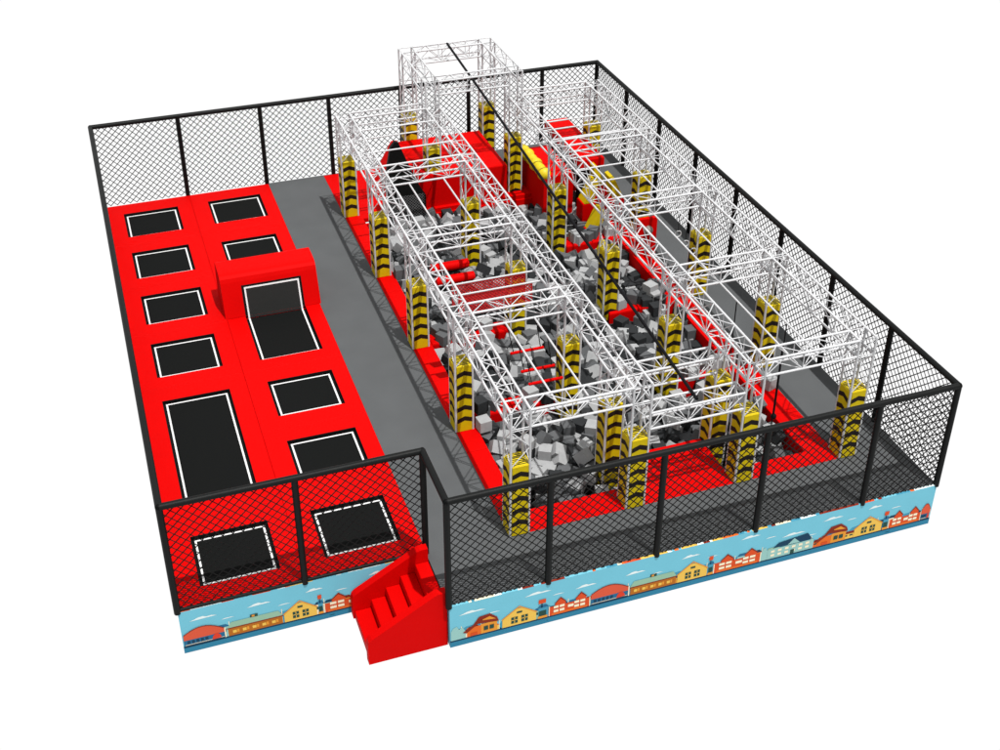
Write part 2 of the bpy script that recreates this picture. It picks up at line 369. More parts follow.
# ------------------------------------------------------------------ entrance steps
t = thing('entrance_steps', 'red padded entrance steps with solid side walls', 'steps', (3.5, .65, -HB))
G = -HB
pr = [(2.8, G), (4.14, G), (4.14, .26), (4.0, .26), (3.93, .23), (2.87, -.38), (2.82, -.43), (2.8, -.5)]
b = MB(); b.prism(pr, 'y', .05, .19); b.build('side_wall', M['red'], t)
b = MB(); b.prism(pr, 'y', 1.12, 1.26); b.build('side_wall', M['red'], t)
lv = [(2.83, 3.12, -.74), (3.12, 3.38, -.56), (3.38, 3.64, -.37), (3.64, 3.90, -.19), (3.90, 4.14, -.01)]
for k, (a, c, z) in enumerate(lv):
    b = MB(); b.box(a if k else a, 4.14 if k == 4 else c + .0, .19, 1.12, G, z, 0, .015)
    o = b.build('step', M['red'], t)

# ------------------------------------------------------------------ foam pit padding
t = thing('foam_pit', 'large sunken foam pit edged with red padding', 'foam pit', (8.9, 7.3, 0))
def strip(name, x0, x1, y0, y1, n, ax, z0=-.10, z1=.012):
    b = MB()
    for k in range(n):
        if ax == 'y': b.box(x0, x1, y0 + (y1-y0)*k/n + .0015, y0 + (y1-y0)*(k+1)/n - .0015, z0, z1, 0, .012)
        else: b.box(x0 + (x1-x0)*k/n + .0015, x0 + (x1-x0)*(k+1)/n - .0015, y0, y1, z0, z1, 0, .012)
    return b.build(name, M['red'], t)
strip('edge_pad', 5.64, 6.06, 1.22, 13.3, 10, 'y')
strip('edge_pad', 6.06, 8.17, 1.22, 1.77, 2, 'x')
strip('edge_pad', 8.17, 9.99, 1.22, 2.6, 1, 'x')
strip('edge_pad', 9.99, 12.2, 1.22, 1.6, 2, 'x')
strip('edge_pad', 11.66, 12.2, 1.6, 11.2, 8, 'y')
strip('edge_pad', 5.64, 7.5, 13.3, 15.98, 1, 'x')
strip('edge_pad', 7.5, 12.2, 13.235, 13.75, 3, 'x', -.13)
for r in ((6.0, 6.058, 1.7, 13.3), (11.662, 11.72, 1.5, 13.3), (6.06, 8.17, 1.7, 1.768), (9.99, 11.66, 1.53, 1.598), (8.19, 9.98, 2.53, 2.598), (6.06, 11.66, 13.17, 13.23)):
    b = MB(); b.box(*r, -.8, -.102); b.build('wall_pad', M['red'], t)
b = MB(); b.box(5.98, 11.8, 1.5, 13.4, -.84, -.802); b.build('pit_bottom', M['pitfloor'], t)
for x0, x1, y0, y1, lab in ((6.06, 7.8, 4.62, 5.02, 0), (6.06, 7.8, 7.32, 7.72, 0), (10.33, 11.66, 4.4, 4.85, 0), (10.1, 11.66, 7.2, 7.65, 0), (10.33, 11.66, 10.3, 10.75, 0)):
    b = MB()
    for k in range(2): b.box(x0 + (x1-x0)*k/2 + .001, x0 + (x1-x0)*(k+1)/2 - .001, y0, y1, -.8, .03, 0, .04)
    b.build('divider_pad', M['red'], t)

# ------------------------------------------------------------------ trusses and padded pillars
S = .34; RC, RL = .0230, .0100
def lattice(mb, p0, d, L, a, c, pitch=.40, r=RL):
    """zigzag on the four faces of a box truss; p0 corner, d axis, a and c the section vectors"""
    p0 = Vector(p0); d = Vector(d); a = Vector(a); c = Vector(c)
    n = max(1, round(L / pitch)); h = L / n
    for o, e in ((Vector((0,0,0)), a), (c, a), (Vector((0,0,0)), c), (a, c)):
        q = p0 + o
        for k in range(n):
            s0, s1 = q + d * (k * h), q + d * ((k + 1) * h)
            if k % 2: mb.bar(s0 + e, s1, r, 5, 0, False)
            else: mb.bar(s0, s1 + e, r, 5, 0, False)
            if k % 2 or k == n - 1: mb.bar(s1, s1 + e, r, 5, 0, False)
        mb.bar(q, q + e, r, 5, 0, False)
def beam(label, p0, d, L, a, c, z=None):
    p0 = Vector(p0); d = Vector(d); a = Vector(a); c = Vector(c)
    t = thing('truss_beam', label, 'truss beam', p0, 'white truss beams of the overhead rig')
    for o in (Vector((0,0,0)), a, c, a + c):
        b = MB(); b.bar(p0 + o, p0 + o + d * L, RC, 8); b.build('chord', M['truss'], t, p0 + o)
    b = MB(); lattice(b, p0, d, L, a, c); b.build('lattice', M['truss'], t, p0)
X4 = dict(A=5.64, B=7.82, C=9.98, D=12.17)
Y5 = [1.22, 4.3, 7.3, 10.4, 13.5, 15.6]
ZB, ZT, PT = 2.30, 2.64, 1.525
rown = dict(A='left outer row', B='second row from the left', C='third row from the left', D='right outer row')
nth = ['nearest', 'second', 'third', 'fourth', 'fifth', 'farthest']
def chevrons(o, u, n, w, z0, z1, name, t):
    """one yellow pad face with black chevron bands"""
    o = Vector(o); u = Vector(u); n = Vector(n); b = MB(); th = .022
    def P(x, z, q): v = o + u * x + n * q; return (v.x, v.y, z)
    # board with eased edges
    e = .008
    fr = [(0, z0), (w, z0), (w, z1), (0, z1)]; fi = [(e, z0 + e), (w - e, z0 + e), (w - e, z1 - e), (e, z1 - e)]
    bk = [P(*q, 0) for q in fr]; mid = [P(*q, th - e) for q in fr]; ft = [P(*q, th) for q in fi]
    for k in range(4):
        j = (k+1) % 4
        b.poly([bk[k], bk[j], mid[j], mid[k]]); b.poly([mid[k], mid[j], ft[j], ft[k]])
    b.poly(ft); b.poly(bk[::-1])
    z = z1 - .105; q_ = th + .0025
    while z - .16 > z0 - .02:
        zl = max(z - .055, z0 + .1)
        b.poly([P(.001, zl, q_), P(.001, zl - .102, q_), P(w/2, z - .102, q_), P(w - .001, zl - .102, q_), P(w - .001, zl, q_), P(w/2, z, q_)], 1)
        z -= .263
    b.build(name, [M['yellow'], M['yblack']], t, o + Vector((0, 0, z0)), fix=False)
def pillar(label, x, y, base, ztop):
    t = thing('padded_pillar', label, 'pillar', (x + S/2, y + S/2, base), 'yellow and black padded truss pillars')
    b = MB()
    for dx in (0, S):
        for dy in (0, S): b.bar((x+dx, y+dy, base), (x+dx, y+dy, ztop), RC, 8)
    lattice(b, (x, y, PT - .02), (0, 0, 1), ztop - PT + .02, (S, 0, 0), (0, S, 0))
    for zz in (base + .3, .5, 1.0):
        for (q0, q1) in (((0,0),(S,0)), ((S,0),(S,S)), ((S,S),(0,S)), ((0,S),(0,0))): b.bar((x+q0[0], y+q0[1], zz), (x+q1[0], y+q1[1], zz), RL, 5)
    b.build('truss_column', M['truss'], t, (x, y, base))
    w = .295; i = (S - w) / 2
    chevrons((x + i, y - .002, 0), (1, 0, 0), (0, -1, 0), w, base, PT, 'chevron_pad', t)
    chevrons((x + .002, y + S - i, 0), (0, -1, 0), (-1, 0, 0), w, base, PT, 'chevron_pad', t)
    chevrons((x + S - i, y + S + .002, 0), (-1, 0, 0), (0, 1, 0), w, base, PT, 'chevron_pad', t)
    chevrons((x + S - .002, y + i, 0), (0, 1, 0), (1, 0, 0), w, base, PT, 'chevron_pad', t)
    b = MB(); b.box(x + .022, x + S - .022, y + .006, y + S - .006, PT - .05, PT - .004)
    for k in range(7):
        yy = y + .03 + k * .044
        b.poly([(x + .03, yy, PT - .001), (x + S - .03, yy, PT - .001), (x + S - .03, yy + .018, PT - .001), (x + .03, yy + .018, PT - .001)], 1)
    b.build('striped_cap', [M['yellow_top'], M['yblack']], t, (x, y, PT), fix=False)
for L, x in X4.items():
    for k, y in enumerate(Y5):
        if k == 5 and L in 'AD': continue
        inner = L in 'BC' and 0 < k < 5
        ztop = 3.3 if (L in 'BC' and k >= 4) else ZT
        base = -.78 if inner else .012
        if L in 'BC' and k == 4: base = -.78
        where = 'black chevron padded pillar, %s from the front in the %s' % (nth[k], rown[L])
        where = ('yellow ' + where).replace('nearest from the front', 'nearest the front').replace('farthest from the front', 'farthest from the front')
        pillar(where, x, y, base, ztop)
pillar('extra yellow black chevron pillar, inside the pit just behind the second front pillar', 7.83, 2.27, -.78, ZB)
pillar('extra yellow black chevron pillar, inside the pit just behind the third front pillar', 10.0, 2.30, -.78, ZB)
for L, x in X4.items():
    beam('long white overhead truss beam running front to back over the %s' % rown[L], (x, Y5[0], ZB), (0, 1, 0), Y5[4] + S - Y5[0], (S, 0, 0), (0, 0, S))
for k in range(5):
    y = Y5[k]
    beam('short white cross truss over the left lane, %s from the front' % nth[k] if k else 'short white cross truss at the front of the left lane', (X4['A'] + S, y, ZB), (1, 0, 0), X4['B'] - X4['A'] - S, (0, S, 0), (0, 0, S))
    beam('short white cross truss over the right lane, %s from the front' % nth[k] if k else 'short white cross truss at the front of the right lane', (X4['C'] + S, y, ZB), (1, 0, 0), X4['D'] - X4['C'] - S, (0, S, 0), (0, 0, S))
beam('low white cross truss at the front of the middle lane', (X4['B'] + S, 1.22, 1.69), (1, 0, 0), X4['C'] - X4['B'] - S, (0, S, 0), (0, 0, S))
beam('low white cross truss in the middle lane, behind the front one', (X4['B'] + S, 2.28, 1.75), (1, 0, 0), X4['C'] - X4['B'] - S, (0, S, 0), (0, 0, S))
zt = 2.96
beam('high white truss on the left side of the back tower', (X4['B'], 13.5 + S, zt), (0, 1, 0), 15.6 - 13.5 - S, (S, 0, 0), (0, 0, S))
beam('high white truss on the right side of the back tower', (X4['C'], 13.5 + S, zt), (0, 1, 0), 15.6 - 13.5 - S, (S, 0, 0), (0, 0, S))
beam('high white truss across the front of the back tower', (X4['B'] + S, 13.5, zt), (1, 0, 0), X4['C'] - X4['B'] - S, (0, S, 0), (0, 0, S))
beam('high white truss across the back of the tower, nearest the fence', (X4['B'] + S, 15.6, zt), (1, 0, 0), X4['C'] - X4['B'] - S, (0, S, 0), (0, 0, S))

# single bars between the trusses
def bar_thing(p, q, label, group, r=.019, name='overhead_bar', m='truss'):
    b = MB(); b.bar(p, q, r, 8); tag(b.build(name, M[m], loc=p), label, 'overhead bar', group)
zb = 2.30
xa, xb_, xc, xd = X4['A'] + S, X4['B'], X4['C'] + S, X4['D']
for k, y in enumerate((12.2, 13.0)):
    bar_thing((xa, y, zb), (xb_, y, zb), 'single white bar across the back left lane, %s' % ('front one of the pair' if k == 0 else 'rear one of the pair'), 'single white crossbars')
for k, y in enumerate((11.5, 12.75)):
    bar_thing((xa, y, ZT), (xb_, y, ZT), 'single upper white bar across the back left lane, %s' % ('front one' if k == 0 else 'rear one'), 'single white crossbars')
for k, y in enumerate((9.1, 9.8, 11.5, 12.05, 12.5)):
    bar_thing((xc, y, zb), (xd, y, zb), 'single white bar across the back right lane, %s from the front' % nth[k] if k else 'single white bar across the back right lane, nearest the front', 'single white crossbars')
for x, y0, y1, lab in ((6.63, Y5[0] + S, Y5[1], 'white lengthwise bar over the front left pit, left of its pair'), (7.2, Y5[0] + S, Y5[1], 'white lengthwise bar over the front left pit, right of its pair'),
                       (6.5, Y5[2] + S, Y5[3], 'white lengthwise bar over the third left pit, left of its pair'), (7.3, Y5[2] + S, Y5[3], 'white lengthwise bar over the third left pit, right of its pair'),
                       (11.05, Y5[0] + S, Y5[1], 'white lengthwise bar over the front right pit, left of its pair'), (11.55, Y5[0] + S, Y5[1], 'white lengthwise bar over the front right pit, right of its pair'),
                       (11.05, Y5[1] + S, Y5[2], 'white lengthwise bar over the second right pit, left of the ring bar'),
                       (10.75, Y5[2] + S, Y5[3], 'white lengthwise bar over the third right pit, left of its pair'), (11.6, Y5[2] + S, Y5[3], 'white lengthwise bar over the third right pit, right of its pair'),
                       (11.6, Y5[1] + S, Y5[2], 'white lengthwise bar carrying the hanging rings')):
    bar_thing((x, y0, zb), (x, y1, zb), lab, 'lengthwise white bars')
bar_thing((xa, 5.9, zb), (xb_, 5.9, zb), 'white crossbar holding the rear red cargo net', 'single white crossbars')
bar_thing((xa, 5.5, zb), (xb_, 5.5, zb), 'white crossbar holding the front red cargo net', 'single white crossbars')

# hanging obstacles -----------------------------------------------------------
for y, lab in ((5.9, 'rear red cargo net hanging under a white crossbar'), (5.5, 'front red cargo net hanging under a white crossbar')):
    nb = net_mesh((6.1, y, 0), (1, 0, 0), 1.5, 1.82, 2.27, .07, .012)
    for z in (1.82, 2.27): nb.bar((6.1, y, z), (7.6, y, z), .016, 6)
    for x in (6.1, 7.6): nb.bar((x, y, 1.82), (x, y, 2.27), .014, 6)
    tag(nb.build('cargo_net', M['red_net'], loc=(6.1, y, 2.3)), lab, 'cargo net', 'red hanging nets')
for k, (y, z) in enumerate(((4.2, 1.66), (3.62, 1.63), (3.22, 1.62))):
    t = thing('swing_bar', 'red trapeze bar on black ropes, %s of three over the front left pit' % ('rear' if k == 0 else 'middle' if k == 1 else 'front'), 'swing bar', (7.03, y, z), 'red trapeze bars on ropes')
    b = MB(); b.bar((6.72, y, z), (7.34, y, z), .03, 8); b.ball((6.72, y, z), .032); b.ball((7.34, y, z), .032); b.build('grip_bar', M['red'], t)
    for x, xt in ((6.76, 6.63), (7.3, 7.2)):
        b = MB(); b.bar((x, y, z), (xt, y, zb), .009, 5); b.build('rope', M['rope'], t)
for k, (y, z) in enumerate(((7.17, 1.78), (6.80, 1.74), (6.45, 1.74))):
    t = thing('gym_ring', 'white gym ring hanging over the right lane, %s of three' % nth[2 - k].replace('nearest', 'front').replace('second', 'middle').replace('third', 'rear'), 'gym ring', (11.6, y, z), 'hanging white rings')
    b = MB(); R = .072
    pts = [(11.6 + R * math.cos(2*PI*q/16), y, z + R * math.sin(2*PI*q/16)) for q in range(17)]
    for p, q in zip(pts, pts[1:]): b.bar(p, q, .014, 6, 0, False)
    b.build('hoop', M['ring'], t)
    b = MB(); b.bar((11.6, y, z + R), (11.6, y, zb), .007, 5); b.build('strap', M['rope'], t)
for k, (x, y, z0, z1) in enumerate(((11.05, 3.6, .25, zb), (11.55, 2.6, .15, zb), (11.05, 1.9, .25, zb), (11.05, 5.6, .4, zb))):
    b = MB(); b.bar((x, y, z0), (x, y, z1), .012, 6); b.ball((x, y, z0), .06)
    tag(b.build('climbing_rope', M['rope'], loc=(x, y, z1)), 'thin black rope with a knot hanging in the right lane, %s from the front' % ('third', 'second', 'first', 'fourth')[k], 'rope', 'black hanging ropes')
b = MB(); zp = [(9.07, 15.75, 3.36), (9.07, 13.6, 3.17), (9.07, 8, 2.66), (9.07, 1.3, 2.06)]
b.tube(zp, .030, 10); tag(b.build('zip_line_rail', M['rope'], loc=zp[0]), 'long black zip line rail sloping from the back tower to the front', 'zip line')
for k, (y, z) in enumerate(((9.62, .1), (10.05, .2))):
    b = MB(); b.bar((6.85, y, z), (7.75, y, z), .11, 16); tag(b.build('foam_roller', M['red'], loc=(6.7, y, z)), '%s red padded roller across the left lane' % ('front' if k == 0 else 'rear'), 'foam roller', 'red rollers')

# back platforms ---------------------------------------------------------------
t = thing('start_platform', 'big red padded start platform under the truss tower', 'platform', (8.8, 14.4, 0))
b = MB(); b.box(7.52, 9.1, 13.34, 15.58, -.8, .89, 0, .04); b.box(9.103, 9.87, 13.34, 15.58, -.8, .89, 0, .04); b.build('platform_block', M['red'], t)
b = MB(); b.prism([(6.75, .012), (7.5, .012), (7.5, 1.06), (7.35, 1.06)], 'y', 13.75, 15.3); b.build('side_slope', M['red'], t)
# black climbing wall with curved top
t = thing('climbing_wall', 'black curved climbing wall with netting at the left of the red platform', 'climbing wall', (7.0, 13.0, 0))
pr = [(6.62, -.75), (7.62, -.75), (7.62, .55), (7.5, .75), (7.3, 1.2), (7.12, 1.66), (6.97, 2.06), (6.88, 2.1), (6.76, 1.95), (6.68, 1.55), (6.62, 1.2)]
b = MB(); b.prism(pr, 'y', 13.02, 13.12); b.build('wall_panel', M['black'], t)
nb = net_mesh((6.66, 12.99, 0), (1, 0, 0), .92, -.7, .62, .075, .009)
nb.build('climbing_net', mat('grey_net', (.06, .06, .062), .7), t)
# box with yellow grip roll
t = thing('ledge_block', 'red ledge block topped with a knobbly yellow grip edge', 'ledge block', (10.95, 13.4, 0))
b = MB(); b.box(10.5, 11.3, 12.35, 14.1, -.78, .9, 0, .04); b.build('block', M['red'], t)
b = MB()
for k in range(6):
    y = 12.5 + k * .29; b.ball((10.56, y, .9), .15 if k % 2 else .175, 0, 12, 8)
b.bar((10.56, 12.45, .9), (10.56, 14.05, .9), .135, 14); b.build('grip_edge', M['yellow_top'], t)
# long red raised beam at the back of the right lane
t = thing('bridge_block', 'long red raised bridge near the back right corner', 'bridge block', (11.85, 13.8, 0))
b = MB(); b.box(11.5, 12.15, 13.85, 14.95, .95, 1.2, 0, .03); b.build('bridge_deck', M['red'], t)
b = MB(); b.box(11.5, 12.15, 12.4, 13.78, .95, 1.17, 0, .03); b.build('bridge_deck', M['red'], t)
for y in (12.55, 14.6):
    b = MB(); b.box(11.55, 12.1, y, y + .2, -.12 if y > 13 else -.78, .95); b.build('bridge_leg', M['dark'], t)
# tilted stepping boards
for k, (x, y, s, zb0, lab) in enumerate(((11.3, 10.95, 1, .0, 'leftmost, second nearest'), (12.0, 11.4, -1, .62, 'highest and rightmost'), (11.55, 12.0, 1, .25, 'rearmost of the low ones'), (11.95, 12.35, -1, .5, 'farthest, by the rear right pillar'), (10.95, 9.75, 1, -.3, 'nearest, low among the cubes'))):
    t = thing('stepping_block', 'yellow tilted stepping board on a red base, %s' % lab, 'stepping block', (x, y, 0), 'tilted stepping boards')
    b = MB(); b.box(x - .2, x + .2, y - .2, y + .2, -.78, zb0, 0, .03); b.build('base', M['red'], t)
    q = [(x - .16 * s, zb0 + .003), (x + .10 * s, zb0 + .003), (x + .19 * s, zb0 + .55), (x + .11 * s, zb0 + .58)]
    if s < 0: q = q[::-1]
    b = MB(); b.prism(q, 'y', y - .2, y + .2); b.build('tilted_face', M['yellow'], t)
t = thing('hold_board', 'red board with a round grey climbing hold beside the right walkway', 'board', (11.95, 9.3, 0))
b = MB(); b.box(11.70, 12.18, 9.3, 9.4, .012, 1.02, 0, .02); b.build('board', M['red'], t)
b = MB(); b.ball((11.95, 9.27, .72), .11, 0, 12, 8); b.build('hold', M['grip'], t)

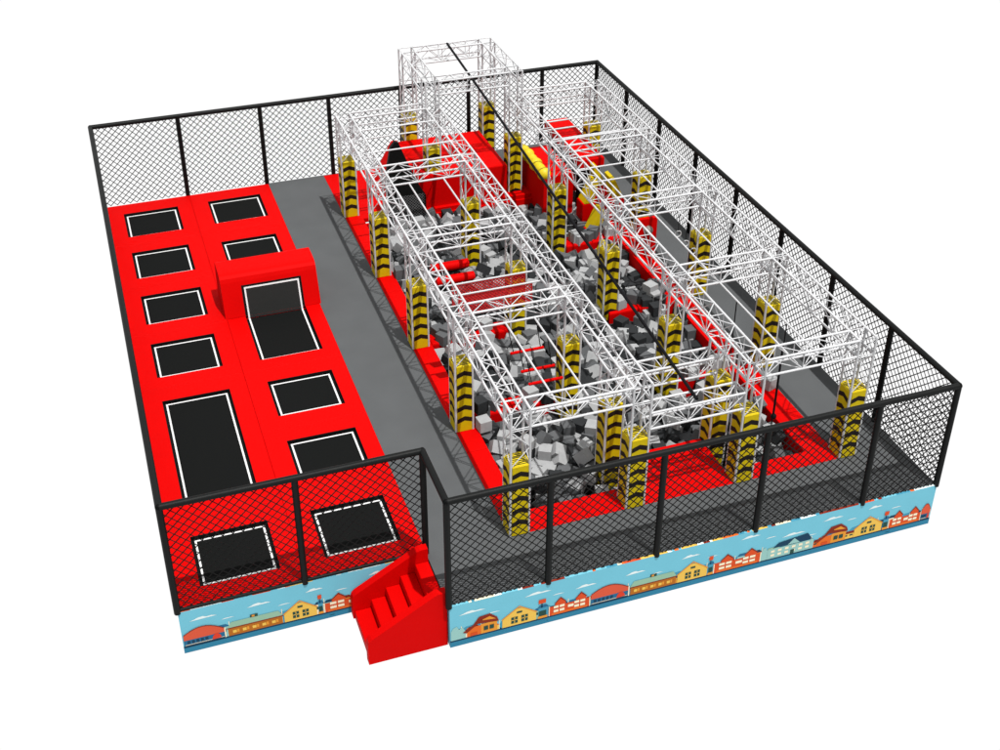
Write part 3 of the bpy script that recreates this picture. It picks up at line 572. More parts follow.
# ------------------------------------------------------------------ foam cubes
CUBES = """944 994 -37 -6 -79 -31 0 0
648 714 -42 -157 0 77 1 0
949 488 -40 -157 0 0 1 0
771 1195 -37 15 -79 74 1 0
958 1160 -37 78 0 -107 1 0
775 1263 -37 -120 79 -8 0 0
984 1256 -37 61 79 0 0 0
712 281 -37 142 -79 1 2 1
780 1089 -37 -79 0 63 0 0
638 1270 -37 -88 -79 0 0 0
1037 587 -40 0 0 12 2 0
1121 429 -41 0 0 78 1 0
812 829 -37 -16 -79 8 2 0
1151 254 -37 -79 0 37 1 0
791 1196 -37 28 79 36 1 0
631 343 -37 -8 79 0 0 1
1152 802 -37 -79 0 43 1 0
857 684 -38 0 0 -152 2 0
1050 341 -41 0 157 0 1 0
718 667 -37 60 79 -28 2 0
1144 1134 -42 0 0 83 2 0
875 504 -37 -79 0 -120 0 0
1131 886 -37 79 0 61 2 1
1037 1164 -37 -31 -79 -104 1 0
967 1038 -37 -2 79 -63 0 0
1034 936 -37 -67 -79 -46 0 0
624 836 -38 0 0 -49 2 0
984 1064 -37 79 0 -19 1 0
805 1134 -42 0 0 40 2 0
893 772 -37 -79 0 113 2 0
965 985 -41 0 0 -81 2 0
964 682 -37 79 0 -30 2 0
619 368 -37 -19 79 -47 1 1
901 733 -38 0 0 -12 2 0
736 401 -37 -121 79 0 1 0
995 478 -42 -157 0 9 2 0
845 313 -39 0 -157 69 2 0
1008 629 -40 0 0 148 0 0
1046 898 -37 -79 0 21 0 0
1127 1256 -40 157 0 4 0 0
672 800 -40 0 157 -13 2 0
824 675 -37 79 0 112 1 0
1138 1202 -37 79 0 152 1 0
838 554 -37 -79 0 68 0 0
618 931 -37 79 0 -64 1 0
633 738 9 0 0 105 1 1
768 364 -42 0 0 35 0 0
956 858 -37 62 -79 60 1 0
794 477 -39 0 0 -78 1 0
1023 836 -37 -79 0 125 2 0
1089 793 -37 79 0 78 2 0
1000 884 -40 -157 0 -28 2 0
1098 367 -37 -79 0 -151 2 0
990 680 -37 -114 -79 -1 2 0
880 793 -37 -24 79 15 2 0
1048 1146 -41 -157 0 -57 0 0
1132 1296 -37 82 -79 0 2 0
963 1248 -37 -6 79 -68 2 0
726 829 -39 -157 0 -45 2 0
679 614 -38 0 -157 -59 1 0
1075 322 -37 -79 0 77 2 0
1117 608 -37 -21 79 -8 0 0
888 1198 -37 15 79 -22 2 0
761 1027 11 -85 79 0 1 1
1028 412 -37 79 0 64 0 0
680 346 -37 79 0 -57 0 0
1135 208 -37 -126 79 0 2 0
756 313 -37 24 79 -58 2 1
980 392 -39 -157 0 -42 0 0
693 1106 -37 78 0 77 2 0
885 850 -37 79 0 -112 1 0
651 399 -37 0 -157 17 0 0
618 721 -42 0 0 0 0 0
717 335 -37 79 0 -124 2 0
687 419 -2 157 0 64 2 1
886 1255 -37 39 79 43 0 0
1003 328 -37 -98 79 -56 1 0
841 1273 -37 -79 0 -45 0 0
987 954 -38 -157 0 -75 2 0
979 748 -42 0 157 75 0 0
841 323 -24 0 0 -143 2 0
660 1191 -40 0 0 81 2 0
647 623 -37 17 78 53 1 0
647 264 -38 0 0 88 2 0
649 513 -38 157 0 -78 0 0
1098 426 -34 79 -22 79 0 0
818 894 -37 5 79 -124 1 0
1068 559 -37 79 0 129 0 0
1041 566 -37 71 79 82 0 0
856 828 -37 -56 -79 92 1 0
728 513 -39 0 0 79 1 0
1018 819 -37 -49 -78 101 0 0
847 1105 -37 29 -79 -103 0 0
742 1106 -39 0 0 75 2 0
753 945 -39 0 0 -133 0 0
633 686 -37 -14 -79 -22 2 0
841 600 -39 0 157 -78 2 0
989 368 -37 -102 79 19 1 0
1030 322 -42 0 0 -20 1 0
1030 1238 -40 0 -157 47 1 0
1056 652 -38 0 0 -146 1 0
797 1229 -37 4 79 -5 1 0
938 620 -41 0 0 69 1 0
1150 1113 -37 -79 0 -129 1 1
1046 755 11 79 0 -80 2 0
1129 371 -41 0 -157 0 1 1
925 1088 -37 -7 -79 120 1 0
718 610 -37 15 79 136 2 0
838 1004 -37 66 79 -90 0 0
991 936 -37 115 79 40 0 1
986 770 -39 0 0 82 2 1
927 1040 -37 79 0 101 1 0
965 311 -41 157 0 -22 1 0
1074 1022 -37 79 157 0 0 0
762 1306 -37 79 0 -92 1 0
714 887 -42 157 0 -70 1 0
672 975 -40 -157 0 74 0 1
742 542 -37 -91 -79 14 1 0
949 1052 -38 0 -157 -61 1 0
1086 996 -39 0 0 116 0 0
791 556 -37 -79 0 72 1 0
693 792 -40 0 0 149 1 1
959 946 -41 0 157 -54 2 0
1132 567 -42 0 -157 -72 0 0
1000 1137 -40 0 -157 15 2 0
684 400 -37 -79 0 147 2 0
1052 1121 -41 0 -157 -48 0 0
1155 369 -38 0 0 80 0 0
1056 272 -37 2 79 94 2 0
822 942 -40 0 0 31 2 0
1060 1003 -37 79 0 -72 0 0
1005 1191 -37 -79 0 46 1 0
1044 829 -37 26 -79 -46 1 1
628 640 -37 -79 0 92 0 0
694 718 -37 4 79 -4 1 0
678 592 -37 6 -79 104 0 0
630 471 8 0 0 -148 1 1
747 1260 -37 -2 -79 0 1 1
1111 935 -37 -38 -79 -70 0 1
869 841 -37 -52 -79 -60 1 1
664 1127 -39 0 0 -125 2 0
809 1296 -41 0 0 -42 0 0
868 1274 -42 157 0 -34 1 0
862 487 -21 16 2 38 2 0
648 585 -42 0 0 49 0 0
1050 1254 -37 98 79 36 0 1
1113 757 11 79 0 150 2 0
684 791 -22 -7 79 141 0 0
951 641 -39 0 0 -105 0 0
721 858 -37 -28 79 40 1 1
914 1062 -21 0 0 -1 2 0
942 1050 -18 0 0 104 0 1
843 868 -37 -20 79 -80 0 0
985 1233 -37 -16 79 12 0 0
1114 241 -41 0 0 147 2 0
788 851 -41 0 157 33 1 0
920 414 -40 0 0 81 2 0
698 1272 -37 -15 -79 0 0 1
776 1132 -36 0 -70 -55 0 1
772 1176 -37 -39 79 63 1 1
653 999 -40 0 -157 78 2 0
932 1133 -37 0 0 -88 1 0
946 882 -37 -77 79 -21 0 0
982 823 -40 0 0 -59 0 0
990 1090 -37 -79 0 147 1 0
617 997 -37 79 0 -65 0 0
708 447 -27 -120 1 74 2 0
697 682 -40 0 0 73 2 1
905 872 -37 -87 -79 30 0 0
764 663 -18 0 0 -18 0 1
885 1055 -41 -157 0 47 2 0
812 1166 -37 -45 -79 -40 1 1
700 1063 -37 -74 79 0 2 0
922 296 -37 -79 0 145 0 1
837 578 -38 0 0 154 0 1
1082 284 -37 76 -79 -73 0 0
886 292 -38 157 0 -78 2 1
683 760 6 0 157 37 0 0
1039 366 -37 41 -79 4 0 1
741 785 -37 2 79 12 1 0
1099 629 -37 79 0 -22 1 0
902 337 -38 -157 0 -21 1 1
1130 852 -37 -124 -79 0 2 1
906 1038 -37 -13 79 100 0 0
971 281 -37 -79 0 82 0 0
931 1160 -38 -157 0 39 2 0
764 591 -37 -16 79 -27 2 0
810 879 -37 -34 -79 66 2 0
780 571 -37 -79 0 -104 1 0
1076 303 -37 -79 0 6 2 0
786 1159 -40 0 -157 28 2 0
811 1020 -37 79 0 120 0 0
712 765 11 -50 -79 0 2 0
645 822 -37 79 0 -104 2 0
1050 466 7 0 0 28 1 1
767 516 -37 0 0 -96 1 0
886 679 -39 0 -157 -54 0 0
1007 654 -37 36 79 24 0 1
726 1084 -38 0 0 70 0 0
840 761 -37 -38 79 111 0 0
1048 880 -37 -61 -79 -4 1 0
1075 1259 -37 -64 79 -85 0 1
801 300 -37 79 0 -65 2 0
660 1262 -42 -157 0 -13 0 0
855 650 -37 157 0 -75 2 0
1060 940 -41 0 0 -86 2 0
833 924 -37 55 -79 40 2 1
706 589 -37 -8 79 -30 2 1
921 1110 -37 -79 0 114 2 1
715 537 -37 79 0 -41 1 0
618 833 -23 0 0 154 0 0
658 339 -37 0 0 -66 2 0
874 1102 -40 0 157 -48 0 0
700 681 -22 -28 78 102 0 0
1050 297 -37 14 -79 57 1 0
1011 594 -39 -157 0 -76 1 0
951 356 -37 -79 0 43 1 1
620 810 -37 15 -78 -119 2 0
858 283 -37 91 79 0 1 0
1118 539 -37 79 0 6 0 1
782 272 -37 0 -79 -59 0 0
830 980 -40 0 -157 16 2 0
762 490 7 0 157 65 1 0
1090 823 -40 0 0 -52 2 0
831 342 -37 79 0 -63 0 1
912 820 -37 -79 0 -114 0 0
707 1018 6 0 157 -2 1 1
765 923 -37 -79 0 -57 2 1
878 754 -37 -79 79 -5 0 0
729 718 -39 0 0 94 2 0
906 1038 -20 0 0 86 2 0
1119 335 -37 16 -79 -18 2 1
719 643 -37 -85 79 53 2 0
863 884 -37 79 0 -96 0 0
903 466 -37 -92 -79 0 1 0
1014 543 -37 -149 -79 0 2 0
655 681 -37 1 -79 17 0 1
1152 1054 10 157 0 71 0 0
754 1282 -37 8 79 -1 0 0
1155 998 -37 26 -79 -1 1 1
724 514 -3 -76 -6 78 1 0
617 515 -37 0 -27 -78 1 1
1112 837 -37 -122 79 -13 2 0
762 704 -37 -123 79 -33 0 0
1152 684 -41 0 0 -96 0 0
820 533 -19 0 -157 77 0 1
700 191 -37 -62 79 0 0 0
701 941 -40 0 157 14 0 0
1121 310 -37 9 -79 58 2 0
914 952 -37 -107 -79 47 2 1
667 953 -37 -79 0 -89 0 0
768 783 -40 -157 0 79 1 1
868 862 -37 -79 0 -18 0 0
710 308 -37 126 -79 0 0 0
770 417 -37 79 0 124 0 0
972 878 -37 157 0 32 1 0
846 493 -37 -109 79 15 1 0
977 636 -37 79 0 -84 1 1
621 703 -32 -36 -17 139 0 0
961 897 -37 16 79 -106 0 1
848 442 -40 0 -157 -30 0 1
739 717 -21 -157 0 -43 1 0
1120 675 -40 0 157 -8 2 0
1150 288 -37 79 0 65 1 0
667 737 11 -79 0 131 0 0
1057 229 -37 79 0 -28 0 0
1044 778 -40 -157 0 -73 1 1
1144 754 8 0 157 47 1 0
1154 531 -40 0 157 -1 2 0
762 562 -37 0 79 -1 1 0
1132 700 -39 0 157 38 2 1
717 388 -37 79 0 42 1 1
739 518 -21 -157 -9 33 1 0
771 332 -37 -79 0 -85 1 0
882 1166 -37 82 79 53 1 0
831 1212 -41 0 157 17 2 1
809 692 -37 47 79 -84 1 0
881 584 -37 -79 0 14 2 0
773 1216 -37 6 -79 -125 1 1
828 1310 -37 79 0 -11 0 1
899 636 -37 6 79 -132 1 0
618 953 -37 108 -79 -24 2 0
691 1132 -40 0 0 -31 0 1
978 506 -37 -79 0 -120 1 0
928 272 -37 21 79 40 1 1
644 832 -16 0 -152 58 2 0
937 1071 -37 79 0 26 2 1
1090 544 -37 79 0 -116 1 0
1118 994 -37 67 -79 -10 2 0
862 603 -39 0 0 -78 2 0
1074 196 -37 -21 79 0 0 1
943 740 -37 94 79 34 1 1
672 252 -42 0 0 -9 0 1
1111 802 -37 -79 0 73 2 1
826 446 -37 32 79 32 1 1
933 756 -37 79 0 95 2 1
953 1137 -37 79 0 -98 2 0
998 408 -39 0 0 -44 1 0
813 558 -37 63 -79 -54 2 0
853 932 -42 -157 0 17 1 0
706 841 -37 10 -79 21 0 1
1002 351 -37 -1 79 41 1 0
763 636 -37 79 0 70 0 0
922 889 -37 -79 0 -134 0 1
954 1199 -40 157 0 45 2 0
821 710 -37 5 -79 2 0 1
1103 808 -16 79 0 75 0 0
695 326 -37 -54 79 0 0 0
1010 775 -37 -79 0 -156 2 0
937 969 -39 0 157 -77 0 0
905 1308 -38 -157 0 4 0 0
623 464 28 -79 0 -143 2 0
881 917 -37 -49 79 46 0 0
838 694 -37 -79 0 71 2 0
787 626 -41 0 157 19 2 1
647 783 -42 157 0 0 2 0
894 1222 -37 -117 -79 0 2 1
801 647 -37 -117 -79 0 1 1
673 431 -42 0 0 56 2 0
735 638 -37 -79 0 67 0 0
997 511 -37 79 0 -63 2 0
986 1156 -37 -79 0 100 1 1
655 213 -38 0 157 25 2 0
973 572 -40 0 0 38 0 1
964 805 -37 50 79 -4 2 0
1048 218 -37 50 -79 0 2 0
657 991 -7 35 -32 100 0 0
1124 703 -20 -157 0 -8 0 1
720 962 -39 157 0 64 1 0
922 370 -33 -79 -39 -62 2 1
695 1220 -37 -3 79 -33 0 0
1151 620 -37 79 0 140 0 0
832 372 -37 -26 79 60 0 0
843 517 -38 0 0 99 1 0
728 782 -18 -74 -21 0 2 1
1106 1239 -37 47 79 0 1 1
849 738 -38 157 0 -68 1 0
1036 619 -37 0 0 -94 1 0
934 1301 -41 0 157 60 0 1
901 839 -39 0 0 -115 1 0
1155 1290 -37 79 0 85 0 0
1058 801 -33 -78 124 -19 1 1
738 1022 11 -156 -79 0 2 0
1045 919 -37 -1 -79 -45 1 0
832 630 -37 -28 79 23 2 1
941 912 -37 -129 79 7 0 0
856 667 -37 75 79 0 2 1
875 400 -39 0 0 -134 2 0
1100 885 -37 79 0 -139 2 0
909 753 -37 -8 -79 -83 1 0
852 689 -19 156 0 -73 1 0
841 886 -37 -79 0 -4 1 1
977 459 -37 80 79 24 2 0
776 718 -17 -91 16 -23 0 0
646 361 -41 -157 0 -53 0 1
1154 397 -41 -157 0 -1 2 0
1114 905 -37 9 -79 -56 2 0
673 1284 -42 0 -157 53 1 0
1148 1074 11 79 0 144 1 0
936 1251 -41 0 0 -113 2 0
889 656 -40 0 157 18 0 0
1058 681 -37 -79 0 21 0 0
844 1233 -37 -79 0 142 0 0
796 1172 -22 157 -28 0 1 1
855 831 -16 -79 0 -153 0 0
1056 612 -37 79 0 -94 0 0
1103 733 7 157 0 -4 2 1
954 515 -36 -74 0 33 2 0
938 860 -17 17 64 -32 0 0
814 1088 -39 0 0 -11 2 0
1082 1310 -37 73 -79 0 1 0
784 535 -23 66 -35 -85 2 0
670 365 -37 79 0 34 1 0
918 515 -41 0 157 23 0 0
968 1012 -41 0 0 46 0 0
809 1270 -37 -79 0 -89 0 0
1095 386 -37 0 79 -72 1 0
859 914 -37 -8 79 -69 1 1
1110 1019 -33 -122 0 79 0 0
1025 979 -38 0 0 -38 1 0
1015 1090 -37 -101 -79 -32 0 0
872 1276 -26 -79 0 -74 2 1
730 449 -39 0 0 73 0 0
1130 724 11 -45 -79 0 2 0
1077 861 -37 79 0 105 1 0
996 794 -33 -79 128 10 1 1
643 911 -42 0 0 19 1 0
954 825 -37 -17 -79 -18 2 0
992 976 -34 -157 34 4 2 0
1144 408 -23 5 -80 -80 1 0
706 910 -37 -79 0 -66 1 0
989 1054 -16 -89 -78 -61 2 0
780 656 -38 0 0 -117 2 0
886 990 -42 0 0 100 1 0
1156 1220 -37 79 0 -79 2 1
1098 527 -37 79 0 124 2 1
1100 1256 -37 111 -79 0 1 0
915 595 -37 79 0 155 0 0
754 383 -39 0 0 29 0 1
619 1193 -37 112 -79 26 2 1
666 818 -23 22 108 65 2 0
711 650 -16 79 0 127 2 0
1061 584 -40 157 0 -62 2 0
879 533 -40 -157 0 -73 0 1
900 1144 -37 -79 0 104 0 0
724 570 -40 157 0 58 0 0
888 609 -25 0 157 -6 0 1
951 465 -36 71 0 88 2 0
941 416 -37 -79 0 86 2 0
871 1036 -37 33 -79 -92 2 1
734 357 -37 -79 0 113 0 1
710 1238 -37 79 0 -20 2 0
652 852 -37 95 -79 -60 0 1
1060 1145 -25 152 -1 -63 1 0
1051 708 -37 79 0 31 2 0
792 1009 -37 79 0 154 0 1
918 436 -41 0 0 79 0 0
876 858 -18 0 0 -88 2 0
626 227 -37 22 79 0 0 0
1045 832 -16 -79 0 47 0 0
1079 635 -37 8 -79 128 1 0
973 1136 -41 0 0 57 2 1
1010 595 -18 -149 0 80 0 0
772 953 -37 79 0 -53 0 1
1073 347 -37 -79 0 -103 1 0
675 222 -39 0 0 25 1 0
825 497 -38 -157 0 -31 0 0
849 784 -37 -79 0 -113 1 1
786 875 -35 -62 0 5 2 0
655 604 -29 61 29 20 1 0
666 633 -37 -47 -79 -84 1 0
978 699 -36 0 -88 118 0 1
944 1022 -37 79 0 -30 0 1
831 271 -37 25 -78 -26 1 0
1138 641 -37 -79 0 121 0 0
668 1221 -42 0 0 61 2 0
696 518 -37 -79 0 151 2 0
1023 304 -30 -32 128 12 0 0
930 337 -37 33 -79 114 2 1
1085 497 -37 79 0 92 1 0
897 451 -37 -16 79 48 2 0
984 439 -37 28 79 -110 2 0
696 864 -37 79 0 -33 0 0
742 684 -41 0 0 81 2 1
866 1208 -38 157 0 6 1 0
1080 921 -37 -79 0 -46 2 0
1137 784 -38 -157 0 -45 0 1
1089 902 -37 79 0 -128 2 0
940 439 -41 0 0 -81 2 0
737 841 -19 126 -54 -26 2 0
1033 594 -23 0 0 -77 1 1
639 1212 -41 157 0 -33 0 1
1054 406 -37 -2 -79 -140 1 0
828 733 -37 -46 -79 44 0 1
733 267 -36 0 -65 33 2 1
777 1215 -16 79 0 -72 2 1
615 317 -37 -156 79 1 1 0
788 408 -37 -79 0 -112 0 1
717 804 -37 0 0 -122 1 1
886 607 -41 0 0 -74 1 0
848 1032 -38 0 -157 4 0 0
1088 576 -41 0 157 -52 2 0
992 302 -37 -79 0 63 1 0
974 850 -21 -24 20 -84 0 0
634 1174 -37 31 79 36 2 0
1074 400 -37 45 -79 97 0 0
819 1290 -23 77 -2 152 0 0
1067 780 -23 39 -35 157 2 1
1035 669 -40 157 0 59 1 0
1112 559 -39 -157 0 6 1 1
1031 1112 -37 -8 79 -59 1 0
706 1197 -37 133 79 -12 1 1
704 559 -27 -6 19 -114 0 0
1160 1087 -37 79 0 79 0 0
972 787 -37 79 0 10 0 0
1063 906 -19 118 29 75 2 0
766 670 -37 13 79 -31 2 0
690 450 -38 0 0 -3 1 0
1093 200 -37 -142 -79 0 2 0
968 918 -41 0 0 115 0 1
755 855 -20 -73 -8 86 0 0
840 845 -39 -157 0 29 1 0
875 708 -40 0 -157 12 2 0
832 1054 -37 0 -79 0 0 0
1074 1136 -42 0 0 -121 1 0
1137 341 -40 0 0 -2 0 0
622 594 -39 0 157 -5 2 0
1065 496 -40 0 0 0 0 0
767 997 -37 -43 -78 -101 0 1
690 1163 -42 0 0 154 1 0
1134 947 -42 -157 0 27 1 0
889 372 -40 0 0 -89 2 1
1016 388 -40 -157 0 -6 0 1
1068 250 -37 -79 0 -69 2 0
929 935 -36 0 -50 -139 0 0
825 960 -21 -26 4 11 0 1
866 1139 -37 -64 -79 -55 0 1
754 869 -40 -157 0 39 0 0
748 1084 -41 -157 0 -3 2 0
939 532 -32 26 16 46 2 1
766 1064 -32 20 -21 70 0 0
1128 399 -42 0 0 118 0 0
914 1063 -40 0 0 113 1 0
945 838 -37 79 0 -114 2 0
1054 320 -25 -26 -18 150 2 0
636 434 -16 140 79 -8 2 1
956 559 -37 3 79 41 1 1
617 1283 -37 80 -79 0 0 0
763 1242 -37 -49 -79 0 1 1
676 1307 -34 -25 15 0 0 1
1115 1278 -34 22 133 -34 1 0
754 1162 -41 0 0 -135 1 0
1067 1288 -39 157 0 -18 0 1
717 827 -16 79 24 -42 0 0
766 471 11 79 0 -13 2 0
1121 1130 -42 -157 0 14 0 0
795 825 -25 -3 106 -11 2 0
745 564 -37 -149 79 0 2 1
1095 407 -21 -135 -2 5 2 0
706 1235 -16 79 0 77 1 1
811 401 -37 10 -79 84 1 1
963 1232 -37 -79 0 -145 1 0
1018 827 -16 79 0 -21 1 0
1077 608 -40 0 157 -11 2 1
838 902 -20 15 -123 44 2 1
893 428 -42 0 0 -60 0 0
725 1062 -37 -79 0 -92 2 1
726 1281 -37 -79 0 135 1 0
876 733 -37 79 0 -112 1 1
822 310 -41 0 157 78 2 0
931 860 -40 -157 0 -47 0 1
628 285 -38 0 157 6 2 0
1109 865 -37 -79 0 -22 1 1
1015 678 -37 0 0 -20 1 0
677 720 -40 0 157 72 1 0
1133 1015 -37 78 0 -79 1 1
704 358 -38 0 0 145 0 0
684 573 -40 0 0 -48 1 0
764 1109 -39 0 0 -80 0 1
896 493 -41 0 -157 56 1 1
612 678 -33 -79 -51 78 1 0
813 914 -37 79 0 22 1 1
686 543 -37 79 0 -108 1 0
1060 968 -37 4 79 115 2 0
961 980 -24 0 0 -93 2 1
693 376 -25 -70 -37 28 0 0
619 400 -34 36 0 -150 2 0
846 967 -37 79 0 -141 1 0
682 273 -37 12 79 0 0 0
849 1306 -42 0 157 69 0 1
695 890 -37 -51 -79 -98 0 0
935 948 -26 24 -115 -17 0 0
1119 269 -38 0 -157 29 1 0
817 525 -37 12 79 23 2 1
934 814 -42 -157 0 -36 0 0
1106 288 -37 23 -79 2 2 1
672 1147 -37 -2 -79 -103 2 1
1153 825 -24 23 54 104 0 0
892 278 -18 7 157 64 2 0
954 586 -37 -79 0 -117 1 0
1061 850 -37 -45 -79 -71 2 0
994 1278 -41 -157 0 16 2 1
702 623 -27 50 -32 -96 2 0
945 718 -37 -44 79 -42 0 0
678 846 -40 157 0 -3 2 1
745 811 -10 8 -32 -140 2 0
882 818 -27 102 34 -17 2 1
749 1132 -42 -157 0 14 1 0
899 802 -41 -157 0 -40 2 1
637 886 -37 -22 79 -24 1 0
707 700 -37 11 79 -100 0 1
788 1307 -26 21 -56 134 0 0
1122 699 -1 0 0 -29 0 1
1066 1045 11 79 0 -46 0 0
665 1106 -37 28 79 -17 0 1
657 290 -38 0 157 18 1 0
826 1182 -37 -79 0 150 2 0
656 1167 -37 -137 0 -64 1 1
862 336 -37 79 0 16 1 1
1075 1239 -37 28 -79 -129 1 1
670 190 -37 155 -79 0 0 0
907 1167 -24 -40 2 -112 1 1
1020 478 -37 79 0 -80 2 1
908 614 -37 79 0 -80 1 0
864 1250 -27 -31 -36 45 0 0
789 895 -36 102 0 9 2 1
619 973 -25 -37 4 10 2 0
639 908 -30 0 157 -1 1 1
990 861 -41 0 0 -113 1 0
766 1149 -28 1 17 -54 1 0
749 1209 -37 75 -79 -74 1 1
680 544 -19 0 -157 -64 0 0
648 1288 -37 -3 79 -86 0 1
877 1232 -37 -48 -79 0 0 1
1052 348 -21 0 -21 -30 2 0
864 559 -37 -41 -79 -113 0 0
1108 473 6 0 0 -119 1 1
949 272 -24 67 40 3 0 1
776 825 -41 157 0 74 0 0
976 1183 -33 -116 0 37 0 1
888 563 -37 87 79 -56 1 1
923 1186 -37 -105 79 0 0 1
1151 965 -37 -79 0 38 0 1
1062 1088 -37 -4 -79 -62 0 1
940 662 -37 -15 -79 3 0 1
993 591 -37 18 -79 -15 1 1
805 1138 -28 157 0 -3 0 0
1150 924 -37 89 79 -50 0 0
1025 1022 -38 0 -157 49 1 1
683 1002 -37 6 79 -73 1 0
1088 1252 -16 -111 -79 27 2 0
1023 912 -37 -79 0 -142 0 0
791 803 -37 60 -79 -71 1 1
1126 584 -26 -85 -34 -66 1 1
1120 750 29 -157 0 17 0 0
689 1250 -37 -55 79 77 2 0
852 1084 -42 157 0 19 0 1
996 276 -37 65 79 -60 0 0
858 473 -40 0 157 26 1 1
847 873 -19 0 0 -65 0 1
1040 961 -37 79 0 111 1 1
1014 800 -23 111 22 -53 0 1
967 1307 -42 0 0 144 0 1
1108 582 -26 87 46 -72 0 0
991 1028 -38 157 0 -9 2 0
1061 1176 -37 79 0 -54 0 1
1073 887 -37 -79 0 -129 2 1
723 916 -40 0 157 13 1 1
876 314 -37 -79 0 -7 2 0
640 994 -19 -80 14 58 0 1
1035 391 -25 -88 -126 9 0 1
745 618 -37 54 -79 52 0 1
1030 519 -37 -8 79 116 2 1
788 581 -16 79 0 150 1 1
1150 837 -37 -132 0 25 0 1
1100 923 -21 -148 -34 34 0 1
733 592 -32 14 -40 -119 2 1
958 1088 -37 0 -157 76 2 1
848 1124 -37 40 -79 49 1 0
629 552 -16 2 39 54 0 0
898 1183 -37 79 0 -115 0 0
949 768 -37 -99 -79 37 0 0
1081 294 -21 0 0 62 0 0
1066 374 -28 41 38 63 0 0
1059 1114 -23 53 78 81 0 0
617 904 -35 30 0 0 1 0
1010 621 -24 0 0 36 2 0
666 561 -33 32 0 -126 0 0
771 192 -42 0 157 -13 2 0
899 548 -37 -28 79 -94 1 0
1095 372 -16 -79 0 -107 2 0
857 930 -19 26 156 16 2 0
1090 252 -37 79 0 -72 2 0
833 406 -23 -136 33 47 0 0
1014 1218 -42 0 0 -54 0 0
994 918 -37 79 0 3 1 0
868 779 -40 0 0 -39 2 0
1017 505 -37 52 79 -69 0 0
727 1212 -37 -79 0 58 0 1
818 1309 -16 9 78 8 2 0
1136 303 -20 -2 -32 149 0 0
937 570 -23 75 35 -123 1 0
1030 1135 -37 -39 -79 61 0 0
923 316 -37 -50 79 -60 2 0
700 646 -37 -113 79 -12 2 0
1022 1306 -38 0 0 -98 0 0
682 1085 -41 0 0 130 2 0
625 781 -37 -58 79 26 2 0
676 848 -24 157 0 12 2 0
657 444 -24 35 -42 76 1 0
722 225 -37 -30 -79 -17 2 0
731 1234 -37 99 -79 38 1 0
863 1009 -41 0 -157 -30 1 0
800 354 -38 157 0 -76 0 0
1158 589 -37 -79 0 -82 2 0
652 782 -24 79 0 0 1 0
1068 831 -37 78 0 -115 0 0
1077 967 -20 140 -8 -67 0 0
1030 1185 -39 157 0 -56 2 0
944 294 -39 0 -157 67 1 0
940 1217 -41 0 157 -35 2 0
690 410 -19 0 0 119 1 0
685 912 -37 23 78 -31 1 0
746 1186 -42 -157 0 76 0 0
644 422 -37 10 -79 123 2 0
801 475 -19 -79 0 157 0 0
974 1135 -23 0 136 58 1 0
693 426 -37 -79 0 58 2 0
798 558 -18 0 -157 64 2 0
842 812 -37 -5 79 -41 0 0
783 630 -23 79 0 -85 0 0
948 327 -37 -95 -79 0 2 0
766 1062 -15 -137 -21 70 1 0
1160 643 -37 -156 79 1 2 0
618 1161 -40 0 0 -74 2 0
701 995 -37 -79 0 63 1 0
791 603 -35 0 -41 97 2 0
940 394 -39 0 0 -71 2 0
620 616 -39 0 0 -83 0 0
1159 506 -37 79 0 79 1 0
1032 777 -25 149 -1 79 0 0
911 667 -37 79 0 -142 1 0
1083 1194 -37 18 79 -40 2 1
692 823 -35 40 0 14 0 0
1020 954 -36 0 66 -121 1 0
861 987 -35 0 -60 53 0 1
1093 848 -21 -136 1 21 0 0
952 1287 -37 79 0 -13 1 0
844 760 -16 -87 -79 52 0 0
921 444 -20 -79 -57 -18 0 0
1150 427 -37 -64 79 79 0 0
960 750 -28 135 55 -4 1 1
826 653 -37 -85 79 0 1 0
861 519 -22 51 -14 109 0 0
715 878 -25 79 0 -13 0 0
1039 808 -21 -112 -2 57 2 0
1016 1002 -37 -78 0 -108 0 0
652 840 3 -1 73 -104 1 0
1033 277 -37 -79 0 84 1 0
791 990 -37 3 79 -84 2 1
1015 367 -27 97 -32 42 1 0
870 455 -30 51 32 5 2 0
783 934 -37 79 0 104 1 0
883 1303 -35 89 0 83 0 0
652 679 -16 30 -78 -92 0 0
932 1001 -25 68 -37 -108 0 0
801 953 -37 -88 -79 33 2 1
645 1236 -37 -157 -11 -38 0 0
971 529 -34 -54 0 35 0 0
780 1193 -16 8 79 -59 2 1
707 1116 -37 -79 0 76 0 0
732 939 -37 79 0 -129 2 0
1094 1008 -20 -49 3 112 0 0
926 1274 -38 0 0 126 1 0
1035 923 -15 0 76 -106 0 0
672 514 -37 -2 -79 0 2 0
805 580 -37 1 -79 -87 1 0
1036 277 -16 -79 0 107 1 0
738 996 -39 0 157 -66 2 0
911 855 -21 -54 119 40 2 0
1014 656 -16 21 79 0 0 0
660 517 -16 79 -82 -1 1 0
1118 1219 -37 101 -79 -8 1 1
771 556 -20 0 -157 -32 0 0
1154 903 -37 -79 0 8 2 0
1156 318 -37 33 -79 -29 1 0
944 691 -37 79 0 -108 2 0
682 884 -37 113 79 -32 0 0
917 642 -32 -71 -35 -65 1 0
948 793 -37 -79 0 102 1 0
1079 794 -13 -143 -29 49 2 0
623 1061 -37 -79 0 2 0 0
892 335 -16 42 79 44 0 0
1009 780 -9 -135 -28 0 1 1
1124 521 -37 101 -79 -16 0 0
1085 1169 -37 -79 0 -115 1 0
753 388 -21 0 0 -36 2 0
1050 1257 -16 81 79 56 1 0
817 311 -20 -138 0 92 1 0
1031 695 -37 79 0 126 1 0
798 531 -37 79 0 64 0 0
702 781 -22 95 -78 -16 0 0
809 421 -37 -78 -79 0 2 1
685 894 -16 -23 79 -88 0 0
